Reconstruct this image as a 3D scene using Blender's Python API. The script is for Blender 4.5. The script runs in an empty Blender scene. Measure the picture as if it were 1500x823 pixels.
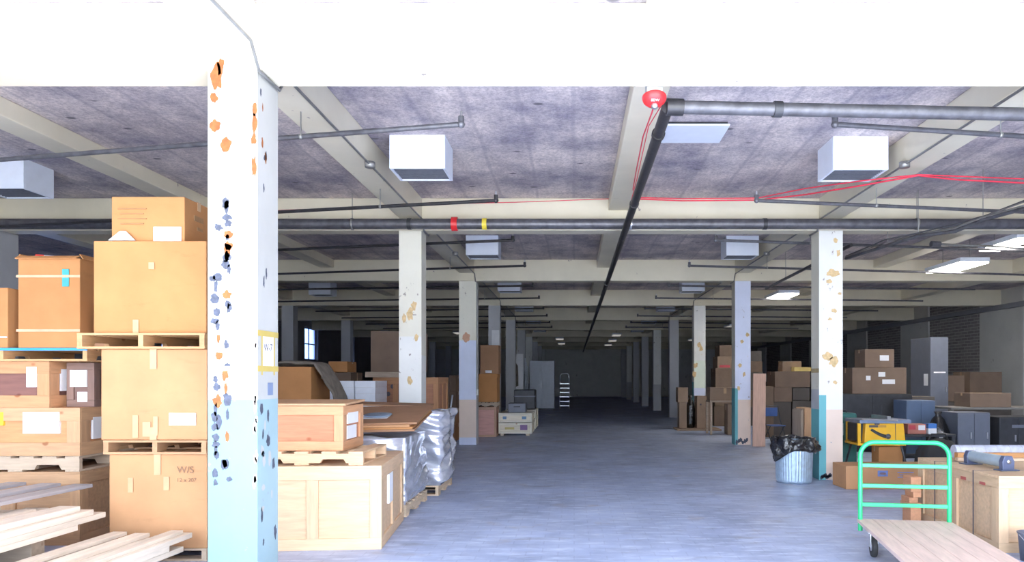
import bpy, bmesh, math, random
from mathutils import Vector, Matrix, Euler, noise
R = random.Random(7)
C = bpy.context.scene.collection
F = 1050.0; VX = 841.0; VY = 553.0; EYE = 1.64
def wx(px, d): return (px - VX) * d / F
def wz(py, d): return EYE + (VY - py) * d / F
ORD = ['nearest', 'second', 'third', 'fourth', 'fifth', 'sixth', 'seventh', 'eighth', 'ninth', 'tenth', 'eleventh', 'twelfth']

# ------------------------------------------------------------------ materials
_M = {}
def rgb(c): return (c[0], c[1], c[2], 1.0)
def mul(c, k): return (min(c[0]*k, 1), min(c[1]*k, 1), min(c[2]*k, 1), 1.0)
def new_mat(name):
    m = bpy.data.materials.new(name); m.use_nodes = True
    nt = m.node_tree; b = nt.nodes['Principled BSDF']
    return m, nt, b
def ramp(nt, fac, p0, c0, p1, c1):
    r = nt.nodes.new('ShaderNodeValToRGB')
    r.color_ramp.elements[0].position = p0; r.color_ramp.elements[0].color = c0
    r.color_ramp.elements[1].position = p1; r.color_ramp.elements[1].color = c1
    nt.links.new(fac, r.inputs['Fac']); return r.outputs['Color']
def mixc(nt, fac, a, b, mode='MIX'):
    n = nt.nodes.new('ShaderNodeMix'); n.data_type = 'RGBA'; n.blend_type = mode
    if hasattr(fac, 'is_output'): nt.links.new(fac, n.inputs[0])
    else: n.inputs[0].default_value = fac
    for k, s in ((6, a), (7, b)):
        if hasattr(s, 'is_output'): nt.links.new(s, n.inputs[k])
        else: n.inputs[k].default_value = s
    return n.outputs[2]
def coords(nt, scale=(1, 1, 1), world=False):
    mp = nt.nodes.new('ShaderNodeMapping'); mp.inputs['Scale'].default_value = scale
    if world:
        g = nt.nodes.new('ShaderNodeNewGeometry'); nt.links.new(g.outputs['Position'], mp.inputs['Vector'])
    else:
        t = nt.nodes.new('ShaderNodeTexCoord'); nt.links.new(t.outputs['Object'], mp.inputs['Vector'])
    return mp.outputs['Vector']
def nz(nt, vec, scale, detail=4, rough=.55):
    n = nt.nodes.new('ShaderNodeTexNoise'); n.inputs['Scale'].default_value = scale
    n.inputs['Detail'].default_value = detail; n.inputs['Roughness'].default_value = rough
    nt.links.new(vec, n.inputs['Vector']); return n.outputs['Fac']
def bump(nt, b, h, strength, dist=.01):
    n = nt.nodes.new('ShaderNodeBump'); n.inputs['Strength'].default_value = strength
    n.inputs['Distance'].default_value = dist
    nt.links.new(h, n.inputs['Height']); nt.links.new(n.outputs['Normal'], b.inputs['Normal'])
def plain(name, col, rough=.6, metal=0.0, var=.12, scale=6, bmp=0.0, spec=None, emit=None):
    if name in _M: return _M[name]
    m, nt, b = new_mat(name)
    v = coords(nt); n = nz(nt, v, scale)
    nt.links.new(ramp(nt, n, .3, mul(col, 1-var), .7, mul(col, 1+var)), b.inputs['Base Color'])
    b.inputs['Roughness'].default_value = rough; b.inputs['Metallic'].default_value = metal
    if spec is not None: b.inputs['Specular IOR Level'].default_value = spec
    if bmp: bump(nt, b, nz(nt, v, scale*4), bmp)
    if emit:
        b.inputs['Emission Color'].default_value = rgb(col); b.inputs['Emission Strength'].default_value = emit
    _M[name] = m; return m
def wood(name, col, axis='x', rough=.65, var=.22, knots=True):
    key = name + '_' + axis
    if key in _M: return _M[key]
    m, nt, b = new_mat(key)
    s = {'x': (1, 9, 9), 'y': (9, 1, 9), 'z': (9, 9, 1)}[axis]
    v = coords(nt, s)
    g = nz(nt, v, 3.0, 6, .6)
    c = ramp(nt, g, .3, mul(col, 1-var), .72, mul(col, 1+var))
    oi = nt.nodes.new('ShaderNodeObjectInfo')
    c = mixc(nt, .35, c, ramp(nt, oi.outputs['Random'], 0, mul(col, .72), 1, mul(col, 1.22)))
    if knots:
        vo = nt.nodes.new('ShaderNodeTexVoronoi'); vo.inputs['Scale'].default_value = 3.2
        nt.links.new(coords(nt, {'x': (.7, 1, 1), 'y': (1, .7, 1), 'z': (1, 1, .7)}[axis]), vo.inputs['Vector'])
        k = ramp(nt, vo.outputs['Distance'], .05, (1, 1, 1, 1), .085, (0, 0, 0, 1))
        c = mixc(nt, k, c, mul((col[0]*.62, col[1]*.42, col[2]*.35), 1))
    nt.links.new(c, b.inputs['Base Color']); b.inputs['Roughness'].default_value = rough
    bump(nt, b, g, .15, .004)
    _M[key] = m; return m
def cardboard(name, col, var=.10):
    if name in _M: return _M[name]
    m, nt, b = new_mat(name)
    v = coords(nt)
    c = ramp(nt, nz(nt, v, 2.2, 5), .3, mul(col, 1-var), .7, mul(col, 1+var))
    st = ramp(nt, nz(nt, coords(nt, (1.0, 1.0, 3)), 2.6, 8, .7), .60, (0, 0, 0, 1), .80, (.55, .55, .55, 1))
    c = mixc(nt, st, c, mul(col, .62))
    nt.links.new(c, b.inputs['Base Color']); b.inputs['Roughness'].default_value = .8
    b.inputs['Specular IOR Level'].default_value = .2
    bump(nt, b, nz(nt, coords(nt, (1, 1, 40)), 3, 3), .08, .004)
    _M[name] = m; return m
def paint(name, col, chip=(.30, .26, .24), amount=.62, var=.06, stain=(.62, .52, .34), stain_at=.64):
    "old wall paint: slight mottling, stains and scattered chips of its own"
    if name in _M: return _M[name]
    m, nt, b = new_mat(name)
    v = coords(nt, world=True)
    c = ramp(nt, nz(nt, v, 1.6, 5), .3, mul(col, 1-var), .7, mul(col, 1+var))
    s = ramp(nt, nz(nt, v, 2.1, 7, .62), stain_at, (0, 0, 0, 1), stain_at+.05, (.75, .75, .75, 1))
    c = mixc(nt, s, c, rgb(stain))
    k = ramp(nt, nz(nt, coords(nt, (1, 1, .7), True), 9, 6, .6), amount, (0, 0, 0, 1), amount+.03, (1, 1, 1, 1))
    c = mixc(nt, k, c, rgb(chip))
    nt.links.new(c, b.inputs['Base Color']); b.inputs['Roughness'].default_value = .5
    bump(nt, b, nz(nt, v, 14, 5), .25, .006)
    _M[name] = m; return m
def m_ceiling():
    m, nt, b = new_mat('ceiling_concrete')
    v = coords(nt, world=True)
    c = ramp(nt, nz(nt, v, 1.1, 8, .62), .34, (.35, .32, .38, 1), .62, (.86, .76, .71, 1))
    st = ramp(nt, nz(nt, coords(nt, (1, .16, 1), True), 4.5, 6), .35, (.72, .72, .76, 1), .65, (1.0, 1.0, 1.0, 1))
    c = mixc(nt, .8, c, st, 'MULTIPLY')
    g = ramp(nt, nz(nt, v, 30, 5, .75), .40, (.55, .55, .58, 1), .58, (1, 1, 1, 1))
    c = mixc(nt, .75, c, g, 'MULTIPLY')
    vo = nt.nodes.new('ShaderNodeTexVoronoi'); vo.inputs['Scale'].default_value = 1.5
    nt.links.new(coords(nt, (1, 1.7, 1), True), vo.inputs['Vector'])
    k = ramp(nt, vo.outputs['Distance'], .06, (1, 1, 1, 1), .10, (0, 0, 0, 1))
    c = mixc(nt, k, c, (.14, .13, .15, 1))
    # board marks of the shuttering
    w = nt.nodes.new('ShaderNodeTexWave'); w.wave_type = 'BANDS'; w.bands_direction = 'X'
    w.inputs['Scale'].default_value = .55; w.inputs['Distortion'].default_value = .6
    nt.links.new(v, w.inputs['Vector'])
    c = mixc(nt, ramp(nt, w.outputs['Fac'], .0, (.35, .35, .35, 1), .03, (0, 0, 0, 1)), c, (.24, .22, .27, 1))
    nt.links.new(c, b.inputs['Base Color']); b.inputs['Roughness'].default_value = .85
    bump(nt, b, nz(nt, v, 20, 6), .3, .01)
    return m
def m_floor():
    m, nt, b = new_mat('floor_grey_paint')
    v = coords(nt, world=True)
    c = ramp(nt, nz(nt, v, .9, 7, .6), .32, (.31, .37, .54, 1), .66, (.50, .585, .80, 1))
    sc = ramp(nt, nz(nt, coords(nt, (.5, 2.2, 1), True), 5, 8, .68), .50, (0, 0, 0, 1), .66, (.85, .85, .85, 1))
    c = mixc(nt, sc, c, (.66, .74, .90, 1))
    dk = ramp(nt, nz(nt, coords(nt, (.6, 1.8, 1), True), 2.4, 7, .65), .58, (0, 0, 0, 1), .72, (.7, .7, .7, 1))
    c = mixc(nt, dk, c, (.25, .26, .34, 1))
    br = nt.nodes.new('ShaderNodeTexBrick'); br.inputs['Scale'].default_value = 1.0
    br.inputs['Color1'].default_value = (1, 1, 1, 1); br.inputs['Color2'].default_value = (.90, .90, .92, 1)
    br.inputs['Mortar'].default_value = (.78, .78, .82, 1); br.inputs['Mortar Size'].default_value = .006
    br.inputs['Brick Width'].default_value = .30; br.inputs['Row Height'].default_value = .15
    nt.links.new(v, br.inputs['Vector'])
    c = mixc(nt, .7, c, br.outputs['Color'], 'MULTIPLY')
    wh = ramp(nt, nz(nt, coords(nt, (.35, 3, 1), True), 7, 4, .6), .70, (0, 0, 0, 1), .74, (.7, .7, .7, 1))
    c = mixc(nt, wh, c, (.78, .78, .80, 1))
    ru = ramp(nt, nz(nt, v, 1.7, 4), .62, (0, 0, 0, 1), .75, (.5, .5, .5, 1))
    c = mixc(nt, ru, c, (.40, .31, .29, 1))
    nt.links.new(c, b.inputs['Base Color'])
    rr = ramp(nt, nz(nt, v, 3, 5), .3, (.38, .38, .38, 1), .7, (.62, .62, .62, 1))
    nt.links.new(rr, b.inputs['Roughness'])
    bump(nt, b, br.outputs['Fac'], .1, -.003)
    return m
def m_brick():
    m, nt, b = new_mat('dark_brick')
    g = nt.nodes.new('ShaderNodeNewGeometry'); s = nt.nodes.new('ShaderNodeSeparateXYZ'); cb = nt.nodes.new('ShaderNodeCombineXYZ')
    nt.links.new(g.outputs['Position'], s.inputs[0]); nt.links.new(s.outputs['Y'], cb.inputs[0]); nt.links.new(s.outputs['Z'], cb.inputs[1])
    br = nt.nodes.new('ShaderNodeTexBrick'); br.inputs['Scale'].default_value = 1
    br.inputs['Brick Width'].default_value = .42; br.inputs['Row Height'].default_value = .11
    br.inputs['Mortar Size'].default_value = .012
    br.inputs['Color1'].default_value = (.30, .28, .27, 1); br.inputs['Color2'].default_value = (.22, .20, .20, 1)
    br.inputs['Mortar'].default_value = (.48, .46, .44, 1)
    nt.links.new(cb.outputs[0], br.inputs['Vector']); nt.links.new(br.outputs['Color'], b.inputs['Base Color'])
    b.inputs['Roughness'].default_value = .85
    return m
def m_plastic_wrap():
    m, nt, b = new_mat('stretch_wrap')
    v = coords(nt)
    c = ramp(nt, nz(nt, coords(nt, (1, 1, 2.2)), 3.5, 7, .65), .36, (.50, .52, .62, 1), .66, (.80, .82, .90, 1))
    nt.links.new(c, b.inputs['Base Color']); b.inputs['Roughness'].default_value = .16; b.inputs['Metallic'].default_value = .45
    b.inputs['Coat Weight'].default_value = .6; b.inputs['Coat Roughness'].default_value = .1
    bump(nt, b, nz(nt, coords(nt, (1, 1, 4)), 5, 4, .55), .3, .03)
    return m
def m_bag(name='black_bin_liner', col=(.012, .012, .014)):
    m, nt, b = new_mat(name)
    v = coords(nt)
    b.inputs['Base Color'].default_value = rgb(col); b.inputs['Roughness'].default_value = .13; b.inputs['Specular IOR Level'].default_value = .9
    bump(nt, b, nz(nt, v, 11, 4, .6), .9, .03)
    return m

CEIL = m_ceiling(); FLOOR = m_floor(); BRICK = m_brick(); WRAP = m_plastic_wrap(); LINER = m_bag()
CREAM = paint('cream_beam_paint', (.72, .67, .53), amount=.70, stain_at=.72, stain=(.60, .54, .42))
COLWHITE = paint('white_column_paint', (.76, .76, .73), chip=(.34, .30, .28), amount=.665, stain=(.66, .54, .33), stain_at=.66)
COLCREAM = paint('cream_column_paint', (.74, .71, .60), chip=(.34, .30, .26), amount=.67, stain=(.62, .50, .32), stain_at=.67)
COLBLUE = paint('pale_blue_column_paint', (.68, .73, .90), chip=(.36, .32, .36), amount=.67, stain=(.62, .50, .36), stain_at=.665)
COLTEAL = paint('teal_column_paint', (.135, .42, .46), chip=(.22, .26, .30), amount=.66, stain=(.30, .50, .52), stain_at=.66)
COLPALETEAL = paint('dimmed_teal_column_paint', (.17, .30, .305), chip=(.30, .36, .42), amount=.66, stain=(.66, .64, .56), stain_at=.67)  # front post teal, darkened to offset the strong daylight on its front
COLBEIGE = paint('beige_column_paint', (.76, .61, .51), chip=(.30, .32, .38), amount=.67, stain=(.60, .50, .44), stain_at=.68)
COLSTRIPE = paint('pale_green_stripe', (.33, .40, .30), amount=.70, stain=(.44, .46, .38), stain_at=.70)
POSTWHITE = paint('dimmed_white_post_paint', (.50, .50, .47), chip=(.34, .30, .28), amount=.70, stain=(.58, .50, .36), stain_at=.68)  # column white, darkened to offset strong daylight on the front post
COLGREEN = paint('pale_green_white_paint', (.70, .77, .66), amount=.70, stain=(.72, .70, .58), stain_at=.70)
COLGREY = paint('grey_column_paint', (.50, .50, .52), amount=.68, stain=(.40, .38, .36), stain_at=.68)
RUST = plain('rust_undercoat', (.32, .105, .03), .8, var=.25, scale=20)
SLATE = plain('slate_chip', (.075, .085, .12), .8, var=.3, scale=30)
TAN = plain('tan_undercoat', (.66, .48, .25), .8, var=.2, scale=20)
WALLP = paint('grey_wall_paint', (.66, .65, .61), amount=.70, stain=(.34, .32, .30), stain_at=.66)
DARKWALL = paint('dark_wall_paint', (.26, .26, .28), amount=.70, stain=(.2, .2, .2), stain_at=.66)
WHITE = plain('white_enamel', (.76, .82, .93), .4, var=.03)
UNDER = plain('grey_grille', (.10, .11, .14), .6, var=.1, scale=30)
BLACKPIPE = plain('black_pipe', (.035, .034, .038), .38, .2, var=.3, scale=9, bmp=.1)
GREYPIPE = plain('grey_pipe', (.11, .11, .125), .4, .3, var=.3, scale=9, bmp=.1)
EMT = plain('grey_conduit', (.30, .30, .29), .45, .6, var=.2)
STEEL = plain('bright_steel', (.62, .63, .66), .3, .9, var=.1)
REDP = plain('red_enamel', (.72, .03, .035), .35, var=.1)
REDTAPE = plain('red_cord', (.78, .05, .09), .6, var=.1)
YELP = plain('yellow_band', (.78, .62, .06), .5, var=.1)
CB1 = cardboard('cardboard_orange', (.47, .225, .090))
CB2 = cardboard('cardboard_tan', (.50, .27, .135))
CB3 = cardboard('cardboard_brown', (.36, .20, .115))
CB4 = cardboard('cardboard_shaded', (.22, .155, .115))  # side-bay cardboard, the bays' shade darkened into its colour
CB6 = cardboard('cardboard_faded', (.30, .215, .155))
CB5 = cardboard('cardboard_grey_shaded', (.13, .115, .105))  # grey cardboard, likewise darkened to put shade into the side bays
CBIN = plain('cardboard_core', (.34, .20, .10), .9)
TAPE = plain('clear_brown_tape', (.52, .34, .19), .3, var=.08)
PAPER = plain('white_paper', (.82, .82, .84), .7, var=.04)
PAPERY = plain('yellow_paper', (.80, .58, .05), .7, var=.05)
INK = plain('dark_ink', (.10, .09, .11), .8)
INKBR = plain('brown_print', (.33, .18, .08), .8)
INKBLUE = plain('blue_print', (.17, .22, .46), .8)
YTAPE = plain('yellow_masking_tape', (.55, .42, .12), .6, var=.1)
BLUEP = plain('blue_plastic_edge', (.06, .33, .72), .4)
PINE = (.55, .33, .18); PINED = (.56, .33, .155); REDWOOD = (.43, .20, .115); PALE = (.52, .40, .29); DULLW = (.42, .33, .25)
DARKM = plain('dark_steel', (.05, .052, .06), .5, .3, var=.2)
GREYM = plain('grey_steel_cabinet', (.15, .165, .21), .45, .1, var=.06)  # grey steel, darkened so the right bay reads as shaded
BLUEM = plain('blue_grey_cabinet', (.12, .17, .27), .45, .1, var=.06)
GREENP = plain('green_enamel', (.02, .47, .17), .3, var=.08)
RUBBER = plain('black_rubber', (.03, .03, .03), .7)
GALV = plain('galvanised_steel', (.50, .64, .78), .28, .5, var=.14, scale=14)
SAWY = plain('saw_yellow', (.86, .47, .025), .4, var=.05)
LAMPDIM = plain('dim_diffuser', (1.0, .95, .88), .5, var=.0, emit=.08)
LAMPON = plain('lit_diffuser', (1.0, .93, .83), .5, var=.0, emit=8)
CLOTH = plain('grey_brown_cloth', (.17, .145, .12), .95, var=.25, scale=9, bmp=.3)
QUILT = plain('grey_quilt', (.50, .52, .63), .9, var=.15, scale=16, bmp=.4)

# ------------------------------------------------------------------ mesh builder
class MB:
    def __init__(s): s.v = []; s.f = []; s.m = []; s.mats = []; s.s = []
    def mi(s, mat):
        if mat not in s.mats: s.mats.append(mat)
        return s.mats.index(mat)
    def add(s, verts, faces, mat, M=None, smooth=False):
        o = len(s.v); k = s.mi(mat)
        s.v += [tuple(M @ Vector(p)) if M else tuple(p) for p in verts]
        for f in faces:
            s.f.append([i + o for i in f]); s.m.append(k); s.s.append(smooth)
        return s
    def box(s, x0, x1, y0, y1, z0, z1, mat, M=None):
        v = [(x0,y0,z0),(x1,y0,z0),(x1,y1,z0),(x0,y1,z0),(x0,y0,z1),(x1,y0,z1),(x1,y1,z1),(x0,y1,z1)]
        return s.add(v, [(3,2,1,0),(4,5,6,7),(0,1,5,4),(1,2,6,5),(2,3,7,6),(3,0,4,7)], mat, M)
    def cbox(s, c, d, mat, rot=(0,0,0)):
        M = Matrix.Translation(c) @ Euler(rot).to_matrix().to_4x4()
        return s.box(-d[0]/2, d[0]/2, -d[1]/2, d[1]/2, -d[2]/2, d[2]/2, mat, M)
    def prism(s, outline, y0, y1, mat, M=None):
        "outline of (x,z) points, counter-clockwise seen from -y, extruded along y"
        n = len(outline)
        v = [(x, y0, z) for x, z in outline] + [(x, y1, z) for x, z in outline]
        f = [tuple(range(n)), tuple(range(2*n-1, n-1, -1))] + [(i, i+n, (i+1)%n+n, (i+1)%n) for i in range(n)]
        return s.add(v, f, mat, M)
    def tube(s, pts, r, mat, seg=10, r_end=None, closed_ends=True):
        pts = [Vector(p) for p in pts]; n = len(pts); vs = []; fs = []
        up = None
        for i, p in enumerate(pts):
            t = (pts[min(i+1, n-1)] - pts[max(i-1, 0)]).normalized()
            if up is None:
                up = Vector((0, 0, 1)) if abs(t.z) < .9 else Vector((1, 0, 0))
            a = t.cross(up).normalized(); b2 = a.cross(t).normalized(); up = b2
            rr = r if r_end is None else r + (r_end - r) * i / (n - 1)
            for k in range(seg):
                an = 2*math.pi*k/seg
                vs.append(p + (a*math.cos(an) + b2*math.sin(an))*rr)
        for i in range(n-1):
            for k in range(seg):
                fs.append((i*seg+k, i*seg+(k+1)%seg, (i+1)*seg+(k+1)%seg, (i+1)*seg+k))
        s.add(vs, fs, mat, None, True)
        if closed_ends:
            s.add(vs[:seg], [tuple(range(seg-1, -1, -1))], mat); s.add(vs[-seg:], [tuple(range(seg))], mat)
        return s
    def lathe(s, prof, mat, seg=32, M=None, fn=None):
        "profile of (r,z); fn(angle, r, z) may reshape each point"
        vs = []; fs = []; n = len(prof)
        for (r, z) in prof:
            for k in range(seg):
                an = 2*math.pi*k/seg
                rr, zz = (fn(an, r, z) if fn else (r, z))
                vs.append((rr*math.cos(an), rr*math.sin(an), zz))
        for i in range(n-1):
            for k in range(seg):
                fs.append((i*seg+k, i*seg+(k+1)%seg, (i+1)*seg+(k+1)%seg, (i+1)*seg+k))
        if prof[0][0] > 0 : fs.append(tuple(range(seg-1, -1, -1)))
        if prof[-1][0] > 0: fs.append(tuple((n-1)*seg+k for k in range(seg)))
        return s.add(vs, fs, mat, M, True)
    def build(s, name, parent=None, loc=(0,0,0), rot=(0,0,0), bevel=0.0, label=None, subsurf=0):
        me = bpy.data.meshes.new(name); me.from_pydata(s.v, [], s.f)
        for m in s.mats: me.materials.append(m)
        for i, p in enumerate(me.polygons): p.material_index = s.m[i]; p.use_smooth = s.s[i]
        me.update()
        o = bpy.data.objects.new(name, me); C.objects.link(o)
        o.location = loc; o.rotation_euler = rot
        if parent: o.parent = parent
        if bevel:
            b = o.modifiers.new('Bevel', 'BEVEL'); b.width = bevel; b.segments = 2; b.limit_method = 'ANGLE'; b.angle_limit = math.radians(40)
        if label: o['label'] = label
        return o
def tag(o, label, cat, group=None, kind=None):
    o['label'] = label; o['category'] = cat
    if group: o['group'] = group
    if kind: o['kind'] = kind
    return o
def thing(name, label, cat, loc=(0,0,0), rz=0, group=None):
    o = bpy.data.objects.new(name, None); C.objects.link(o); o.empty_display_size = .1
    o.location = loc; o.rotation_euler = (0, 0, rz)
    return tag(o, label, cat, group)
def struct(o): o['kind'] = 'structure'; return o
def copy_tree(root, loc, label, group=None, rz=None):
    r = root.copy(); C.objects.link(r); r.location = loc; r['label'] = label
    if rz is not None: r.rotation_euler = (0, 0, rz)
    if group: r['group'] = group
    for ch in root.children:
        c = ch.copy(); C.objects.link(c); c.parent = r
        for g in ch.children:
            d = g.copy(); C.objects.link(d); d.parent = c
    return r
def lettering(text, size, mat, parent, loc, rot, name='lettering'):
    cu = bpy.data.curves.new(name, 'FONT'); cu.body = text; cu.size = size; cu.extrude = .0006
    cu.align_x = 'CENTER'; cu.align_y = 'CENTER'
    t = bpy.data.objects.new(name + '_src', cu); C.objects.link(t)
    dg = bpy.context.evaluated_depsgraph_get()
    me = bpy.data.meshes.new_from_object(t.evaluated_get(dg)); bpy.data.objects.remove(t)
    me.materials.clear(); me.materials.append(mat)
    o = bpy.data.objects.new(name, me); C.objects.link(o); o.parent = parent; o.location = loc; o.rotation_euler = rot
    return o
H = math.pi/2

# ------------------------------------------------------------------ the building
XL, XR, Y0, YB = -13.0, 14.0, -0.5, 62.0
ZB, ZS = 4.0, 4.52
ROW = [5.5 + 6.0*k for k in range(10)]
struct(MB().box(XL-.3, XR+.3, Y0, YB+.3, -.2, 0, FLOOR).build('floor'))
struct(MB().box(XL-.3, XR+.3, Y0, YB+.3, ZS, ZS+.25, CEIL).build('ceiling'))
struct(MB().box(XL, XR, YB, YB+.3, 0, ZS, WALLP).build('wall_back'))
APRON = plain('pale_concrete_apron', (.50, .49, .46), .9, var=.08, scale=.6)
struct(MB().box(-45, 45, -40, Y0-.01, -.25, -.02, APRON).build('ground_apron'))
fw = MB().box(XL, -6.8, Y0-.3, Y0, 0, ZS, WALLP).box(6.6, XR, Y0-.3, Y0, 0, ZS, WALLP)
struct(fw.build('wall_front_unseen'))  # unseen wall, added to keep daylight out of the side bays
# left wall with small windows high up
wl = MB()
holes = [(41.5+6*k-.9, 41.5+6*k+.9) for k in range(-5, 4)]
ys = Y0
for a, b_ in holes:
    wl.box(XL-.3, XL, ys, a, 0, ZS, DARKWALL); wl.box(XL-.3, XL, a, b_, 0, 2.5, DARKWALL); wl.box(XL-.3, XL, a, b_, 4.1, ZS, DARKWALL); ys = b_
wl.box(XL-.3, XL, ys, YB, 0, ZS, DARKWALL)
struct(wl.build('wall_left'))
GLASS, nt, b_ = new_mat('dusty_window_glass')
b_.inputs['Base Color'].default_value = (.30, .42, .85, 1); b_.inputs['Roughness'].default_value = .35; b_.inputs['Transmission Weight'].default_value = .9
for i, (a, b2) in enumerate(holes):
    w = struct(MB().box(XL-.16, XL-.15, a, b2, 2.5, 4.1, GLASS).build('window_%d' % (i+1)))
    fr = MB()
    for yy in (a+.03, (a+b2)/2, b2-.03): fr.box(XL-.18, XL-.13, yy-.03, yy+.03, 2.5, 4.1, DARKM)
    for zz in (2.53, 3.3, 4.07): fr.box(XL-.18, XL-.13, a, b2, zz-.03, zz+.03, DARKM)
    fr.build('window_frame', w)
# right wall: painted pilasters with brick between
wr = MB(); yy = Y0
for k in range(-1, 10):
    p0, p1 = ROW[0]+6*k-1.15, ROW[0]+6*k+1.25
    if k == -1: p0 = Y0
    wr.box(XR, XR+.3, max(p0, Y0), min(p1, YB), 0, ZS, WALLP)
    if p1 < YB: wr.box(XR+.06, XR+.3, p1, min(p1+3.6, YB), 0, ZS, BRICK)
struct(wr.build('wall_right'))
struct(MB().box(XR-.22, XR-.01, Y0+.4, YB-.01, 3.86, 4.0, DARKWALL).build('trim_1'))

# beams across and girders along
for k, y in enumerate([Y0] + ROW):
    o = MB().box(XL, XR, y, y+.32, ZB, ZS, CREAM).build('beam', bevel=.012); struct(o)
GX = [(-2.80, -2.44, 4.19), (3.93, 4.29, 4.19), (.55, .89, 4.32), (-6.2, -5.86, 4.32), (-9.58, -9.22, 4.19), (7.3, 7.64, 4.32), (10.7, 11.06, 4.19)]
bays = [Y0] + ROW + [YB]
for x0, x1, z0 in GX:
    g = MB()
    for a, b2 in zip(bays[:-1], bays[1:]):
        g.box(x0, x1, a+.32, b2, z0, ZS, CREAM)
    struct(g.build('girder', bevel=.012))

# ------------------------------------------------------------------ columns
def column(x0, y0, bands_front, bands_side, w=.38, zt=ZB, strip=None):
    "painted post; bands are (top z, paint) from the floor up; a strip is a band of its own at the front corner"
    m = MB(); x1, y1 = x0+w, y0+w
    inner_is_right = x0 < 0
    def wall(p, q, bands):
        z = 0
        for zt_, mat in bands:
            m.add([(p[0],p[1],z),(q[0],q[1],z),(q[0],q[1],zt_),(p[0],p[1],zt_)], [(0,1,2,3)], mat); z = zt_
    if strip is None: wall((x0,y0), (x1,y0), bands_front)
    else:
        for (u0, u1, bands) in strip: wall((x0+u0*w, y0), (x0+u1*w, y0), bands)
    wall((x1,y0), (x1,y1), bands_side); wall((x1,y1), (x0,y1), bands_front); wall((x0,y1), (x0,y0), bands_side)
    m.add([(x0,y0,zt),(x1,y0,zt),(x1,y1,zt),(x0,y1,zt)], [(0,1,2,3)], bands_front[-1][1])
    return m, (x0, x1, y0, y1)
def blob(m, face, u, z, rw, rh, mat, y=0, x=0, seed=0, n=26):
    "a chip where the paint is gone, irregular outline"
    r = random.Random(seed); pts = []
    for k in range(n):
        a = 2*math.pi*k/n; q = max(.35, 1 + .5*noise.noise((math.cos(a)*1.6+seed*3.1, math.sin(a)*1.6, seed*1.7)) + r.uniform(-.05, .05))
        pts.append((math.cos(a)*rw*q, math.sin(a)*rh*q))
    if face == 'front': vs = [(u+p, y-.0012, z+q) for p, q in pts]
    elif face == 'right': vs = [(x+.0012, u+p, z+q) for p, q in pts]
    else: vs = [(x-.0012, u-p, z+q) for p, q in pts]
    m.add(vs, [tuple(range(n))], mat)
# the big post in front, its chips read off one by one
cx, cy = -2.81, 5.5
side_b = [(1.47, paint('lightened_side_teal_paint', (.33, .47, .50), chip=(.30, .36, .42), amount=.66, stain=(.60, .60, .58), stain_at=.67)), (ZB, POSTWHITE)]  # side copy of the post's teal, lightened to offset its shade
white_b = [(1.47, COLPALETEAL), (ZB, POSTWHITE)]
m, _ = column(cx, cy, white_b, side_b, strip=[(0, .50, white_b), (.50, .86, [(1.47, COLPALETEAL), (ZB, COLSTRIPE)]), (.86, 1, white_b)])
def fc(px, py, rw, rh, mat, seed): blob(m, 'front', wx(px, cy), wz(py, cy), rw*cy/F, rh*cy/F, mat, y=cy, seed=seed)
for i, (px, py, rw, rh) in enumerate([(318,112,9,17),(323,97,5,12),(313,144,6,8),(315,184,8,8),(331,211,8,10)]): fc(px, py, rw, rh, RUST, i)
for i, (px, py, rw, rh) in enumerate([(374,160,4,9),(374,180,5,13),(373,205,4,8),(373,243,5,14)]):
    fc(px-1, py, min(rw, 3.6), rh, RUST, 20+i)
sp = random.Random(3)
for i in range(52):
    py = 300 + i*8.0 + sp.uniform(-4, 4); 
    if 478 < py < 540 and i % 2: continue
    fc(sp.choice([314, 331, 318, 333]) + sp.uniform(-3, 3), py, sp.uniform(2.5, 6.5), sp.uniform(4, 10), SLATE if sp.random() < .8 else RUST, 40+i)
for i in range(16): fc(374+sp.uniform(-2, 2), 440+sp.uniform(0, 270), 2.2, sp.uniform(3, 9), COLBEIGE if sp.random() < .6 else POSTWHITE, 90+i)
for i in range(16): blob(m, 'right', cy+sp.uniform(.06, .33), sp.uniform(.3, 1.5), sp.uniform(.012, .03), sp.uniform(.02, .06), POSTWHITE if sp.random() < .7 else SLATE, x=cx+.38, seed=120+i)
for i in range(9): blob(m, 'right', cy+sp.uniform(.04, .2), sp.uniform(2.2, 3.95), sp.uniform(.008, .02), sp.uniform(.02, .05), SLATE if i % 3 else RUST, x=cx+.38, seed=150+i)
COL1 = struct(m.build('column'))
COL1['label'] = 'large peeling white and pale teal post at the front with rust patches'
# sign on the post's aisle side
sx = cx+.38
o = MB().box(sx+.0015, sx+.003, cy+.075, cy+.30, 1.72, 1.97, PAPER).build('paper_sign', COL1, label='white paper sign reading W-7')
lettering('W-7', .085, INK, o, (sx+.0034, cy+.185, 1.875), (H, 0, H))
tp = MB()
for z in (1.985, 1.71): tp.box(sx+.003, sx+.0042, cy+.0, cy+.379, z-.022, z+.022, YTAPE)
for yv in (.075, .30): tp.box(sx+.003, sx+.004, cy+yv-.012, cy+yv+.012, 1.66, 2.0, YTAPE)
for z in (1.985, 1.71): tp.box(cx+.001, cx+.379, cy-.0028, cy-.0015, z-.018, z+.018, plain('faded_yellow_tape', (.72, .68, .48), .6))
tp.build('yellow_tape', COL1)
MB().box(sx+.0015, sx+.003, cy+.18, cy+.28, 1.50, 1.60, plain('blue_grey_sticker', (.22, .28, .42), .5)).build('sticker', COL1)

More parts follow.
